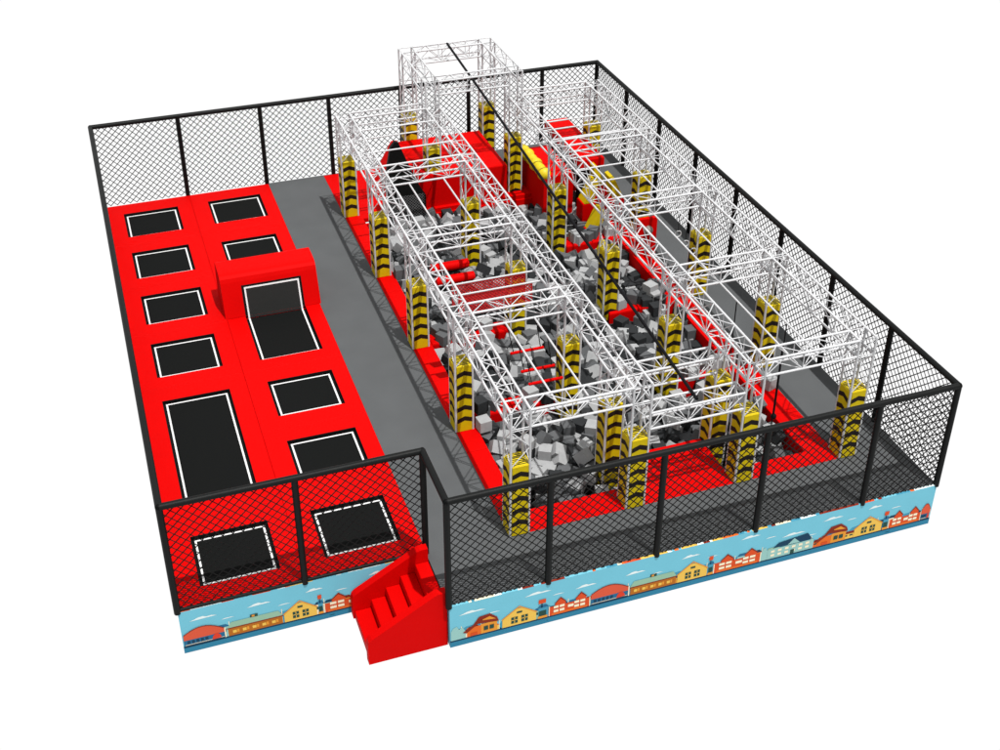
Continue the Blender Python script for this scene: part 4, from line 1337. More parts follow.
752 1188 -18 88 -110 -3 1 0
905 926 -24 -7 4 122 0 0
907 1005 -39 0 -157 -50 0 0
862 626 -38 0 0 151 0 0
869 952 -38 -157 0 -30 2 0
889 1085 -36 -79 -87 37 2 0
854 391 -27 79 120 23 2 0
620 660 -21 0 26 91 2 0
819 998 -21 29 -130 8 1 0
948 1026 -18 0 0 102 2 0
1010 191 -36 0 123 -79 1 0
614 1137 -21 -24 79 -36 1 0
985 1209 -34 0 -48 -16 2 0
1093 1122 -37 -79 0 -29 2 0
761 257 -39 0 0 0 2 0
719 422 -37 76 79 14 1 0
1017 571 -37 139 79 0 2 0
964 1070 -22 -42 41 -131 1 0
1038 542 -37 79 0 -59 2 0
1034 1119 -16 -79 0 74 2 0
803 196 -37 66 -79 0 0 0
636 308 -30 -10 138 -3 2 0
988 1113 -37 -1 -79 142 0 0
693 961 -37 -114 -79 34 0 0
652 312 -42 0 0 100 2 0
912 924 -40 -157 0 -60 0 0
864 1299 -26 -58 -5 81 1 0
985 510 -18 0 157 -41 1 0
745 969 -34 78 -98 -54 0 0
988 722 -37 -79 0 19 2 0
843 422 -37 -79 0 -31 0 0
680 639 -37 79 0 -61 1 0
748 683 -24 68 -78 -13 0 1
1153 863 -37 16 79 121 2 0
1123 1185 -40 0 -157 70 2 0
1139 1225 -37 -79 0 -76 0 0
1058 1186 -16 79 0 -11 0 1
922 838 -21 -45 -117 2 0 0
828 1028 -22 -47 -11 -60 1 0
1131 1105 -37 79 0 -53 0 0
684 661 -27 48 6 144 0 0
1123 1127 -29 0 -157 -56 2 0
846 994 -15 92 0 78 2 0
1030 702 -16 -25 79 0 2 0
916 1081 -16 76 4 156 2 0
1106 831 -16 15 78 114 2 0
823 862 -37 79 0 -46 1 0
792 970 -36 -73 0 -156 0 1
910 982 -32 -129 -39 67 0 0
1041 1275 -37 79 0 53 1 0
781 288 -37 -79 0 22 1 0
628 781 -16 -79 0 -4 1 0
1080 390 -16 79 0 104 0 0
633 453 -37 64 -79 20 2 0
753 1257 -16 113 79 0 0 0
1144 1089 -20 -30 -47 -53 1 0
1141 984 -37 79 0 18 2 0
1043 995 -33 -79 49 -62 2 0
896 901 -37 79 0 -52 0 0
653 583 -21 -78 56 35 0 0
1111 1290 -17 96 55 -11 2 0
968 1113 -35 4 -25 -98 0 0
1061 822 -16 0 157 59 0 0
1120 270 -17 79 0 106 1 0
749 283 -41 0 0 -113 1 0
717 1175 -37 69 79 -16 0 0
652 1308 -37 79 0 -82 0 0
1112 651 -28 -97 -22 108 0 1
618 917 -16 57 -152 4 2 0
1040 1012 -18 143 -28 -24 1 0
925 1040 -16 79 0 -64 2 0
1089 426 -13 3 135 85 2 1
923 553 -37 -79 0 -123 2 0
952 815 -16 -100 -79 -22 0 0
1155 560 -40 157 0 0 0 0
1045 861 -19 -128 0 41 0 1
612 547 -33 -79 43 79 1 0
884 476 -37 9 79 -83 0 0
977 326 -27 3 -3 -140 0 1
666 1081 -25 30 -16 0 1 0
855 574 -16 154 -1 -17 0 0
622 863 -28 -38 21 -152 0 0
776 212 -37 79 0 -14 0 0
677 348 -16 3 79 14 2 0
898 740 -18 -153 5 -57 1 0
767 976 -24 35 -5 19 0 0
944 633 -19 34 78 46 0 0
974 346 -42 -157 0 -25 1 0
710 1090 -23 127 -3 66 1 0
1129 1017 -5 104 -4 -85 2 0
888 1060 -23 -79 72 14 2 0
1014 716 -37 149 79 0 2 1
1040 1211 -35 0 -112 55 0 0
849 714 -30 -52 -30 -28 0 0
683 395 -1 -2 -155 65 2 0
767 806 -30 4 39 -79 2 0
788 1282 -25 -38 -26 -67 1 0
1080 957 -41 0 0 -47 2 0
1066 1002 -20 -157 0 -42 1 0
970 480 -28 36 33 156 0 0
1092 603 -23 28 99 -11 0 0
643 975 -37 79 0 -13 0 0
1016 1283 -37 9 79 -110 1 0
800 1106 -37 17 79 0 2 0
1108 960 -35 0 -106 88 2 0
1099 709 -37 79 0 -155 1 0
854 1299 -11 -14 46 146 1 0
752 830 -27 36 -137 -57 2 0
1086 557 -17 -72 -39 120 2 1
820 718 -16 -79 0 -70 1 0
1025 554 -16 24 -79 0 1 0
626 809 -16 -136 78 -1 1 0
858 973 -15 -87 26 0 0 0
922 727 -31 36 -32 97 0 0
971 764 -19 -85 -21 18 2 0
819 1177 -17 0 157 -78 2 0
762 640 -16 -99 79 -35 1 0
864 1009 -20 0 110 71 1 0
961 619 -37 4 79 88 0 0
754 898 -42 0 0 110 1 0
618 1235 -42 0 0 -82 2 0
963 914 -17 -10 34 95 1 0
900 1122 -18 13 -32 88 2 0
888 1023 -36 78 -85 32 0 0
789 380 -37 -79 0 95 0 0
640 954 -37 -79 0 61 1 0
942 1258 -23 1 -144 -34 1 1
1155 536 -21 -76 -79 76 2 0
890 1198 -18 -157 0 -64 2 0
803 777 -39 0 -157 -78 2 0
1018 1220 -27 0 -157 47 1 0
920 697 -39 6 0 -58 0 0
1159 388 -20 -79 -16 -77 1 0
717 1259 -38 -157 0 67 1 0
1136 542 -37 79 0 -69 1 0
1032 641 -37 79 0 137 0 0
1062 1273 -17 78 9 131 2 0
963 943 -26 157 0 -45 2 0
832 508 -18 -150 0 34 0 0
684 826 -10 -8 -128 77 1 0
849 354 -37 -60 -79 0 1 0
713 526 -20 -157 0 31 1 0
1059 633 -21 -59 -37 62 2 0
717 965 -20 -89 -79 32 2 0
948 1129 -17 -1 -155 -80 1 0
775 556 -2 79 67 -14 0 0
726 1117 -22 136 -13 12 2 0
880 910 -16 79 0 -113 0 1
904 687 -24 -75 -106 20 1 0
1022 576 -16 27 79 -61 2 0
926 463 -37 -79 0 141 0 0
920 490 -37 15 79 88 0 0
863 803 -37 -126 79 0 2 0
1103 1093 -37 79 0 42 2 0
834 290 -26 12 46 94 0 0
745 1140 -25 78 0 117 1 0
663 1194 -17 105 0 46 0 0
623 433 -37 -10 -79 -61 0 0
966 1211 -25 49 -31 142 0 0
645 194 -37 -79 0 107 2 0
1082 916 -10 -33 -10 106 0 0
963 722 -33 -78 29 -74 0 0
767 250 -19 79 0 -125 0 0
1150 461 11 58 79 0 0 0
934 757 -18 0 -157 -59 1 0
960 660 -37 79 0 -7 2 0
784 716 -40 0 0 -3 2 0
1008 880 -20 79 0 67 1 0
1100 973 -26 51 -154 11 2 0
1076 396 5 0 0 -142 0 0
812 332 -37 10 -79 -63 0 0
963 416 -37 0 0 20 2 0
845 1099 -16 79 0 -135 0 0
1140 496 -37 86 -79 -6 0 0
750 1088 -21 14 0 2 1 0
929 716 -20 -12 -43 -155 0 0
1025 876 -37 79 0 82 1 0
1062 1204 -37 -79 0 -88 0 0
1027 415 -19 157 0 3 0 0
922 464 -16 79 0 60 2 0
768 1285 -16 -32 2 -91 0 1
1152 970 -16 79 0 14 2 0
695 1303 -14 -150 0 74 0 0
1009 854 -28 -121 0 -110 2 0
716 1259 -21 -5 0 -11 2 0
682 1126 -19 146 3 33 1 0
697 1307 -37 -24 -79 -127 0 0
915 291 -16 79 0 145 0 1
1021 499 -20 0 0 -80 2 0
809 1202 -37 -79 0 -74 0 1
722 388 -20 0 0 143 0 0
670 869 -37 -1 79 12 2 0
1151 193 -39 0 -157 -31 2 0
1076 667 -37 -20 79 0 0 0
673 251 -23 0 64 -25 2 0
741 365 -16 80 1 93 1 0
890 942 -35 0 -109 48 1 0
1152 1248 -37 -79 0 101 0 0
906 530 -26 -107 -4 16 1 0
1112 1162 -37 -79 0 -26 2 0
685 1187 -33 34 -157 -2 0 0
859 1174 -37 74 79 -2 0 0
711 335 -16 -79 0 53 0 0
1116 493 -37 79 0 0 0 0
1102 713 -16 -79 0 156 0 0
1085 815 -22 0 157 74 2 0
1075 452 9 0 -157 77 0 0
685 943 -22 0 -142 -10 0 0
843 1299 -24 -126 -7 77 2 0
1122 627 -24 32 -27 -114 2 0
735 859 -16 -92 88 -11 2 0
802 1250 -37 1 -79 67 0 0
737 1305 -35 -157 -41 -14 0 0
1113 701 5 -79 -79 2 2 0
842 445 -22 -78 0 -91 1 0
744 920 -26 -7 114 13 2 0
1122 1088 -18 42 7 -79 0 0
784 1112 -37 63 -79 93 0 0
630 384 -20 104 -35 51 0 0
784 689 -38 0 0 100 2 0
1142 662 -37 -79 0 -21 2 0
968 1100 -15 -53 153 -12 1 0
963 1007 -23 -79 0 -40 1 0
1154 1304 -16 62 -56 85 1 0
623 1112 -30 -106 23 -60 1 0
791 323 -39 0 0 92 1 0
1042 1090 -24 -47 -19 70 2 0
624 1083 -37 2 -79 5 0 0
1057 935 -22 0 -27 -131 1 0
877 538 -18 65 68 13 2 0
1067 270 -16 79 0 121 2 1
832 473 -25 -11 23 -112 0 0
910 268 -37 108 -79 -25 2 0
673 698 -33 -126 -21 19 2 0
982 880 -14 0 -127 82 0 0
755 621 -20 0 -157 65 0 0
1020 1151 -37 -79 0 20 0 0
618 1249 -21 -80 -23 73 0 0
1086 749 11 79 0 56 2 0
708 803 -12 24 24 121 1 1
914 968 -21 4 32 103 2 0
907 1259 -37 83 -79 0 0 0
896 408 -35 -51 0 -136 0 0
847 948 -26 -77 53 -61 2 0
703 546 -12 36 -97 61 2 0
840 755 3 0 0 136 2 0
647 1114 -40 0 0 32 2 0
941 498 -18 -105 62 47 1 0
915 349 -20 39 -147 -10 2 0
830 827 -17 -30 -121 -82 0 0
758 701 -19 0 0 122 1 0
866 1053 -20 -41 -153 15 1 0
830 1254 -38 0 0 -117 0 0
650 863 -18 0 0 49 1 0
893 709 -27 -108 41 68 0 0
783 1167 -14 -16 133 -32 1 0
884 1128 -37 128 -79 -18 1 0
830 472 -9 -144 -22 41 0 0
754 445 -37 79 0 6 0 0
888 1174 -12 -41 11 -122 1 0
730 547 -16 8 -13 85 2 0
1037 671 -22 79 0 122 2 0
884 353 -36 0 -94 -89 2 0
735 1168 -24 -103 -6 83 2 0
620 1138 -40 0 0 77 0 0
1078 1125 -16 -65 57 -30 2 0
782 784 -17 7 71 79 0 0
903 797 -24 -79 0 -131 0 0
734 294 -37 79 0 48 1 0
1152 662 6 79 0 149 2 0
973 640 -16 60 79 39 0 0
1002 382 -22 142 6 -22 1 0
851 1272 -16 85 -78 1 0 0
724 995 -23 -3 156 -51 2 0
1013 1168 -40 0 0 -139 1 0
860 599 -19 76 1 -64 1 0
762 1116 -16 -78 68 40 1 0
1080 1210 -16 0 0 76 2 0
613 573 -37 38 -79 120 2 0
985 745 -25 -8 -78 -58 1 0
739 661 -27 -65 27 -91 1 0
642 538 -38 0 0 -64 1 0
793 330 -21 -11 157 -63 0 0
1106 296 -19 0 0 154 1 0
1099 896 -16 47 79 -29 2 0
700 214 -37 -79 0 -119 2 0
1031 813 -1 -156 46 -19 0 0
818 1228 -25 -33 23 -62 2 0
1015 1001 -15 -83 0 -108 1 0
751 336 -27 23 28 -6 2 0
759 844 0 -8 152 66 1 0
986 1234 -16 79 -79 30 0 0
751 1230 -22 -120 -33 -20 1 0
624 262 -37 -10 79 0 2 0
862 1062 -34 10 -37 -60 1 0
649 654 -28 -40 -38 124 2 0
1106 1186 -20 30 -16 6 2 0
716 1158 -36 78 -71 -6 1 1
654 369 -22 6 -23 -58 0 1
849 541 -23 -34 29 -60 1 0
997 799 -4 -21 26 -156 1 0
1000 565 -29 105 -22 85 1 0
922 1280 -17 79 0 -65 1 1
1035 653 -16 -2 -81 -99 2 0
866 1210 -19 -156 1 45 1 0
684 301 -37 -79 0 -121 0 0
853 1036 -17 0 -38 56 0 0
986 897 -24 -121 35 -28 1 0
712 932 -18 -1 20 32 1 0
1002 1271 -26 0 0 38 0 0
696 355 -17 79 0 100 0 0
1071 1089 -12 -48 0 -157 0 0
1144 230 -37 117 -79 0 0 0
1054 872 6 -78 0 36 0 0
820 809 -37 -79 0 50 1 0
826 774 -16 86 68 -22 2 0
735 979 -16 -2 98 103 1 0
965 677 -15 -102 78 49 2 0
1085 942 -22 -37 -129 -21 2 0
664 900 -32 37 -54 103 2 1
791 909 -25 38 44 132 2 0
779 391 -16 76 -79 -1 1 1
1073 891 -8 -112 -16 12 2 0
1049 192 -37 -27 -79 0 0 0
688 574 -23 -157 -12 44 2 0
775 833 -19 124 -4 -84 1 0
840 364 -18 0 157 -39 1 0
963 375 -32 -26 4 43 2 0
907 573 -27 -47 41 -42 0 0
976 786 -18 0 0 -75 0 0
680 634 -16 86 79 -24 2 0
737 889 -34 -16 124 6 1 0
777 304 -20 -99 33 -57 0 0
746 423 -26 -27 28 -114 0 0
832 738 -16 79 0 -17 0 0
1092 1146 -25 125 -13 -35 0 0
1087 1222 -37 -46 -79 0 2 0
1070 530 -37 -83 -79 -34 0 0
844 302 -12 67 -44 -65 0 1
818 608 -42 0 0 144 1 1
761 878 -20 78 0 138 1 0
717 364 -4 83 -119 14 1 0
1005 1023 -18 18 102 -9 1 0
1096 340 -30 -128 -33 -48 1 0
871 1106 -20 -79 0 -13 1 0
1044 537 -19 0 0 109 0 0
1152 1017 -24 -20 25 68 2 0
1004 970 -22 29 -137 -48 2 0
1024 986 -17 -9 79 118 0 0
670 854 -3 78 0 49 1 0
869 746 -17 0 0 122 2 0
918 423 -20 0 0 -20 2 0
674 1170 -19 98 33 62 0 0
951 840 -16 79 0 -87 0 0
1122 506 -17 82 36 84 1 0
713 712 -17 20 56 -112 1 0
1082 1174 -18 0 0 113 2 0
878 563 -21 -157 0 -73 2 0
886 968 -30 -44 30 -8 0 0
1113 544 -21 157 0 -10 1 0
982 824 -22 0 0 -156 1 0
844 1173 -16 -79 139 0 2 0
771 989 -3 119 33 28 0 0
888 766 -16 79 0 109 1 0
734 331 -16 -47 -21 58 0 0
760 945 -17 0 -12 11 1 0
834 1149 -37 79 0 -122 0 0
632 694 -16 0 14 -48 2 0
814 920 -16 -79 0 101 1 0
636 566 -31 -118 5 -29 1 0
650 805 -17 -29 -132 -70 0 0
986 748 -4 -60 79 -59 0 0
791 500 -37 -38 -79 -110 1 0
712 383 -2 79 78 14 2 0
1086 989 -11 -111 -19 -34 1 0
1088 632 -16 0 -157 64 0 0
750 996 -15 -62 -30 115 2 0
934 786 -31 -49 101 -27 1 0
1051 590 -22 -11 -74 12 1 1
1149 253 -16 79 0 -145 0 0
738 240 -27 -2 39 29 0 0
779 682 -21 -1 -152 46 2 0
790 855 -19 94 10 -23 0 0
1103 1205 -37 -7 -79 40 1 0
1010 1248 -37 89 -79 -52 1 1
938 884 -16 1 79 78 0 0
982 575 -19 6 -31 -17 2 0
1075 345 -14 -68 0 -105 2 0
1110 778 -26 -143 41 13 2 0
809 793 -19 -58 -18 6 2 0
1063 982 -2 42 10 21 0 0
1140 945 -26 -78 0 38 0 0
768 897 -20 78 110 -20 1 0
690 918 -16 79 0 -67 0 0
889 660 -21 4 1 16 0 1
878 835 -8 44 -17 4 2 1
719 412 -16 -30 -79 31 0 0
1071 276 6 -79 0 -123 2 0
1002 333 -16 0 -157 -40 2 0
738 1280 -20 0 0 -142 0 1
972 458 -14 28 0 135 2 0
903 562 -13 -121 37 -35 1 0
845 1230 -16 -78 0 -62 0 0
676 1280 -25 78 0 25 0 0
617 518 -11 58 -30 111 0 0
915 888 -16 -20 -79 -5 1 0
737 810 -23 4 32 37 1 0
723 1138 -33 -22 40 -5 2 0
980 956 -17 79 0 -35 2 0
673 385 -18 157 0 31 0 0
930 548 -15 -9 22 -130 1 0
680 755 23 -34 -79 -97 1 0
806 1249 -20 0 0 100 0 0
823 561 -17 1 -154 -11 0 1
1110 217 -37 89 79 0 0 0
1010 938 -20 -32 4 -66 2 1
1021 478 -15 -36 0 157 0 1
792 992 -13 157 33 28 0 0
680 998 -16 -59 79 -13 0 0
998 497 -16 73 3 -119 1 0
1054 1230 -29 -44 39 128 1 0
1068 497 -17 -79 -41 -10 0 0
918 272 -16 0 0 -82 2 0
813 381 -37 -88 -79 48 0 0
944 1180 -27 107 21 -61 2 0
810 876 -17 0 0 -82 1 0
1011 1105 -16 55 -79 23 0 0
899 316 -37 -79 0 -10 2 0
1056 520 -34 79 -17 117 1 0
924 1121 -6 59 36 133 1 0
853 466 -9 -78 32 -95 1 0
1030 844 -15 157 9 -32 1 0
1116 1134 -16 0 0 -19 1 0
641 694 1 3 -143 -60 0 0
831 1077 -31 -24 -113 19 2 0
949 779 -17 -10 9 -50 2 0
945 737 -11 -128 6 101 1 0
619 855 -13 -41 6 147 1 0
617 720 -20 -1 -118 79 0 0
823 1112 -33 -43 0 147 2 0
762 924 -11 79 -30 11 2 0
1152 338 -23 78 -142 0 0 0
859 510 -8 23 21 -61 2 1
914 783 -37 -79 0 19 2 0
828 1006 -11 35 -19 152 0 0
1122 607 -14 0 -116 -90 2 1
1152 659 -16 44 79 -108 1 0
1040 561 -16 13 79 -113 0 0
715 668 -16 79 0 -106 2 0
724 720 1 67 15 0 0 0
617 1307 -37 -79 0 -80 2 0
867 333 -18 0 -157 36 1 0
976 396 -19 -4 79 110 0 0
925 910 -18 32 -157 43 1 0
1147 784 -16 94 -71 -66 2 0
974 1044 -16 79 0 96 1 0
802 953 -16 -79 0 -78 1 0
810 625 -24 21 94 50 2 0
908 1238 -37 -29 -79 0 1 0
682 837 4 -104 -49 64 1 1
917 1143 -17 102 -20 -51 1 0
1054 1307 -37 -79 0 -107 2 0
922 1307 -24 -63 -7 -76 0 0
882 878 -22 -82 -125 -12 0 0
948 412 -16 -79 0 -89 2 1
618 945 -16 -17 -79 94 1 1
818 358 -2 -152 -4 -33 0 0
902 1100 -36 -92 0 116 2 0
999 704 -37 79 0 -67 2 0
702 1110 -11 -79 -46 110 1 1
758 787 -18 73 14 -8 2 0
985 660 -37 11 -79 -105 2 0
897 1280 -33 -8 24 -1 2 0
1056 879 -16 78 0 107 0 1
1030 872 -13 -2 -108 123 0 0
865 488 2 -19 25 -128 2 0
1119 987 -16 -79 0 -73 2 1
747 599 -12 91 30 64 0 0
703 985 -8 -51 35 138 1 0
878 682 -19 79 0 -82 1 0
1120 405 -23 0 -129 5 0 0
1102 322 -20 -47 -33 -48 2 1
1053 292 -14 12 10 -42 1 1
893 435 -18 -2 151 52 1 0
906 712 -22 -46 -113 65 0 0
1118 354 -20 40 -139 15 1 0
843 605 -19 79 0 84 0 0
639 812 4 -118 21 77 2 0
727 1193 -23 78 -112 9 0 0
733 946 -16 -79 0 -125 1 0
727 1066 -16 0 0 26 0 1
716 253 -33 -79 37 64 1 0
789 508 -16 79 0 144 1 0
1139 370 -24 -134 0 -76 0 0
756 1311 -16 -78 1 156 0 0
830 1261 -16 75 -6 67 1 0
693 1160 -23 -78 92 -27 0 0
814 845 -23 -19 26 37 1 0
1086 1102 -27 -50 29 56 0 1
985 421 -24 -12 -116 -44 0 0
728 199 -37 -76 79 0 1 0
668 783 -1 157 71 -1 2 0
620 530 -24 36 0 0 2 0
921 324 -16 -79 0 13 1 0
620 420 -17 48 94 -71 1 0
702 848 -10 -10 30 -19 0 0
1126 916 -23 30 -4 115 0 0
763 581 -16 98 79 -17 0 0
859 896 -15 0 7 133 2 0
790 932 -14 -46 0 -87 0 0
1046 497 -27 -149 -37 -12 2 0
766 359 -28 -157 0 58 1 0
731 1231 -16 91 79 -61 1 0
901 506 -21 28 -132 -8 0 0
817 597 -20 -74 31 78 2 0
620 1163 -18 -86 -91 5 0 0
933 656 -15 -86 1 73 1 0
696 235 -27 -34 13 -54 1 0
664 928 -38 157 0 52 0 0
810 1274 -11 79 -125 -13 0 0
851 803 -18 0 0 -31 2 0
684 1207 -23 -48 17 133 2 1
752 1164 -14 126 -27 8 2 1
915 990 -11 143 24 -57 2 0
671 324 -37 -79 0 -143 0 0
975 1282 -25 -63 -20 -17 2 0
655 887 -20 49 -29 -4 2 0
898 544 -11 52 -10 6 0 0
682 516 -16 -10 -79 89 1 0
956 701 -18 29 116 -63 2 0
815 815 -12 -28 -29 86 0 0
1136 1158 -31 0 -113 -91 2 1
1046 784 -12 -4 -38 -151 0 1
1036 370 -11 -79 127 -30 1 1
1077 704 -37 79 0 88 0 1
960 1234 -14 0 -131 103 1 0
776 1308 -7 142 57 -18 1 0
996 1004 -8 -56 16 57 2 0
1092 511 -20 -4 -26 -112 2 1
738 880 -9 -15 -43 1 1 1
700 867 -15 -79 0 -13 2 0
959 439 -26 -28 -125 38 1 0
891 632 -16 -42 78 19 2 0
992 866 5 -60 -31 -61 0 1
1002 856 -11 -113 3 50 1 0
651 711 -25 -79 0 53 1 0
998 476 -25 96 -79 -19 1 0
735 1276 -6 -157 0 -74 0 0
848 850 -17 -149 -4 -65 0 1
689 451 -13 -79 48 -5 1 0
1052 961 -16 -79 0 -154 0 0
1106 1109 -14 60 -20 -101 2 0
643 1084 -37 -79 0 6 1 0
621 836 -3 -22 -7 135 2 0
694 600 -17 -46 30 -132 2 0
804 391 -16 18 79 -27 2 0
694 189 -19 0 -157 -78 1 0
1097 683 -31 -29 32 -113 0 0
629 763 11 -79 0 -63 1 1
1156 777 5 80 -7 78 2 0
810 1000 -3 -19 -44 28 2 0
733 316 -26 -53 32 -4 0 0
885 1001 -21 0 119 71 0 0
630 644 -9 -132 -26 -66 2 0
1051 984 -19 2 43 -46 2 0
850 1195 -37 65 -79 -55 1 0
889 389 -22 -105 16 14 2 0
722 574 -20 0 21 43 0 0
867 360 -16 -79 0 65 1 1
1010 288 -21 -19 -120 58 1 0
963 499 -14 40 -99 -23 1 0
680 349 3 0 157 29 0 1
831 942 -19 0 56 -63 0 1
1076 699 -16 -157 0 -46 1 1
1108 1307 -40 0 -157 -4 2 0
948 473 -16 -138 5 -81 0 1
946 959 -16 -25 28 -41 0 0
745 902 -10 106 121 3 0 0
869 302 -16 -36 64 71 2 0
671 1059 -37 -39 79 40 1 0
812 356 -20 0 4 114 1 0
861 370 -37 112 79 -21 2 1
869 424 -31 7 -30 102 1 0
914 1207 -34 -119 0 -50 0 1
621 1220 -21 -112 -18 -1 2 0
645 624 -16 -78 0 -52 0 0
708 1139 -17 -122 41 -4 0 0
645 917 -17 0 0 -102 2 0
999 638 -9 19 -104 -43 0 0
1148 990 -19 0 0 93 0 0
710 900 -13 126 0 90 1 0
1010 914 -16 -79 0 22 0 0
962 305 -20 2 -140 -25 2 0
662 662 -10 9 -44 -147 0 0
777 965 -9 108 -19 44 2 0
618 1029 11 76 -79 0 1 0
930 681 -20 -116 29 -53 2 0
1084 870 -20 155 21 20 1 0
1095 1049 11 79 0 25 1 1
989 996 -29 78 -49 6 0 1
1069 586 -22 -79 1 -98 0 0
714 1207 -16 46 -79 52 1 0
966 1160 -14 -79 8 -148 2 0
1022 896 -16 11 77 80 0 0
651 1211 -25 19 18 10 0 0
720 451 2 65 -5 0 1 1
856 1086 -25 -60 79 35 0 0
726 692 -13 -38 131 33 0 0
725 908 -21 -126 1 -75 1 0
1154 1139 -25 79 0 144 1 0
983 845 -3 -67 48 119 1 0
1089 1282 -40 0 157 -14 0 1
939 1077 -16 -79 0 76 0 0
622 795 1 0 0 91 0 1
990 540 -42 0 157 29 0 0
1064 943 -9 23 15 78 0 0
942 589 -7 -82 32 -94 1 1
940 392 -20 0 3 -10 0 0
938 602 -25 -58 25 -51 2 0
981 608 -22 37 -12 -125 1 1
1044 897 -2 -25 -113 46 1 0
944 929 -12 -7 122 -55 2 1
1081 301 -6 0 -157 78 1 0
905 1150 -4 20 24 -124 1 0
936 1168 -16 -123 0 -33 0 0
800 673 -22 -105 35 30 0 0
725 1136 -8 -36 -135 40 2 0
842 1192 -16 79 0 -86 1 0
816 654 -16 80 79 0 0 0
765 513 -16 79 0 -6 2 0
804 780 2 -113 -26 52 1 0
1009 406 -20 -79 0 -73 1 1
923 1011 -21 94 -50 28 1 0
1072 530 -18 157 0 -43 0 0
956 654 -3 -18 -127 68 2 1
954 1279 -12 -25 155 -53 0 0
1011 832 6 78 0 -20 1 0
942 1104 -18 15 43 -155 2 0
1135 1016 -9 13 23 -145 0 1
693 1192 -11 -108 18 22 1 0
749 964 -5 71 -45 -48 1 0
787 1024 -18 80 21 79 0 0
932 808 -20 -128 2 20 2 0
616 818 -5 -86 -25 84 1 0
778 1101 -16 -56 79 -39 0 0
913 780 -16 -79 0 38 1 1
952 532 -17 98 -24 112 0 0
771 447 -37 8 -79 0 2 0
1114 990 6 157 0 3 2 0
880 1144 -15 39 -141 10 2 0
728 438 -16 -90 9 50 0 0
961 590 -17 0 0 143 2 1
1130 1259 -22 -38 79 -87 0 1
795 488 0 -7 -157 -4 1 0
999 829 -23 -78 -11 -78 0 0
979 352 -19 -135 -12 -13 0 0
987 1177 -19 14 -118 -61 0 0
657 536 -17 76 9 2 1 0
720 1307 -26 65 38 -14 0 1
903 479 -15 -57 40 -92 2 0
670 971 -21 -59 -79 -29 0 0
796 600 -12 -24 -96 97 2 1
959 558 -16 -79 0 -139 0 0
975 326 -9 72 -74 56 0 0
1077 610 -19 96 7 40 2 0
671 610 -12 6 -125 -18 1 0
728 615 -20 0 -157 -21 2 0
887 983 -11 -120 3 -11 1 1
1054 1162 -16 74 -123 24 1 0
824 692 -16 40 133 20 0 1
1038 627 -16 0 157 10 2 1
986 724 -16 -79 0 4 1 1
937 1223 -26 0 0 91 2 0
742 1210 -11 79 48 28 0 0
985 665 -16 -100 -79 53 0 0
1131 805 -21 -52 27 37 2 0
998 1207 -17 10 -128 -33 2 1
1068 849 -14 -13 22 -62 1 0
729 537 -1 -69 -12 79 2 0
973 806 -4 74 -31 82 1 0
990 540 -25 79 0 -30 1 0
914 394 -28 -117 -7 9 1 0
986 925 -13 107 0 -4 1 0
618 1100 -17 39 115 79 0 1
919 594 -13 0 -113 -112 0 1
789 804 -11 -79 114 -1 2 0
878 1030 -11 57 -103 3 0 0
1158 620 -16 -79 0 -79 1 0
678 689 -17 47 -18 130 0 0
860 437 -15 -52 30 -55 0 0
881 768 6 79 0 44 1 0
966 895 -1 136 -28 -41 2 1
915 750 -4 -155 41 20 2 0
992 1120 -16 -49 -78 40 1 1
673 1230 -20 -78 -108 24 0 0
653 404 -17 -1 157 49 0 1
961 874 -16 137 79 -17 0 0
797 710 -20 115 -55 15 0 0
1155 810 -6 -52 52 111 1 0
756 538 -19 13 -140 -32 1 0
923 1102 -14 -43 -6 57 0 0
777 929 4 -90 -30 11 0 0"""
H = .124; bv = .013
def cube_mesh(m):
    import bmesh
    bm = bmesh.new(); bmesh.ops.create_cube(bm, size=2 * H)
    bmesh.ops.bevel(bm, geom=bm.edges[:], offset=bv, segments=2, affect='EDGES', profile=.6)
    me = bpy.data.meshes.new('foam_cube'); bm.to_mesh(me); bm.free(); me.materials.append(m); return me
tone = ('light', 'mid', 'dark'); CM = [cube_mesh(M['foam%d' % k]) for k in range(3)]
st = MB()
def lane(x): return 'left lane' if x < 7.9 else ('middle lane' if x < 10.1 else 'right lane')
for n, row in enumerate(CUBES.split('\n')):
    x, y, z, a, b_, c, k, ind = [int(v) for v in row.split()]
    x, y, z = x / 100, y / 100, z / 100; R = Euler((a / 50, b_ / 50, c / 50)).to_matrix()
    if ind:
        o = bpy.data.objects.new('foam_cube', CM[k]); C.objects.link(o); o.location = (x, y, z); o.rotation_euler = (a / 50, b_ / 50, c / 50)
        tag(o, '%s grey foam cube among the many loose ones in the %s of the pit' % (tone[k], lane(x)), 'foam cube', '%s grey foam cubes in the %s' % (tone[k], lane(x)))
    else:
        i = len(st.v)
        for sx, sy, sz in ((-1,-1,-1),(1,-1,-1),(1,1,-1),(-1,1,-1),(-1,-1,1),(1,-1,1),(1,1,1),(-1,1,1)):
            st.v.append(tuple(Vector((x, y, z)) + R @ Vector((sx*H, sy*H, sz*H))))
        for q in ((3,2,1,0),(4,5,6,7),(0,1,5,4),(1,2,6,5),(2,3,7,6),(3,0,4,7)): st.f.append(tuple(i+w for w in q)); st.m.append(k); st.s.append(False)
if st.v:
    tag(st.build('foam_cubes', [M['foam0'], M['foam1'], M['foam2']], fix=False), 'mass of grey foam cubes filling the rest of the pit', kind='stuff')
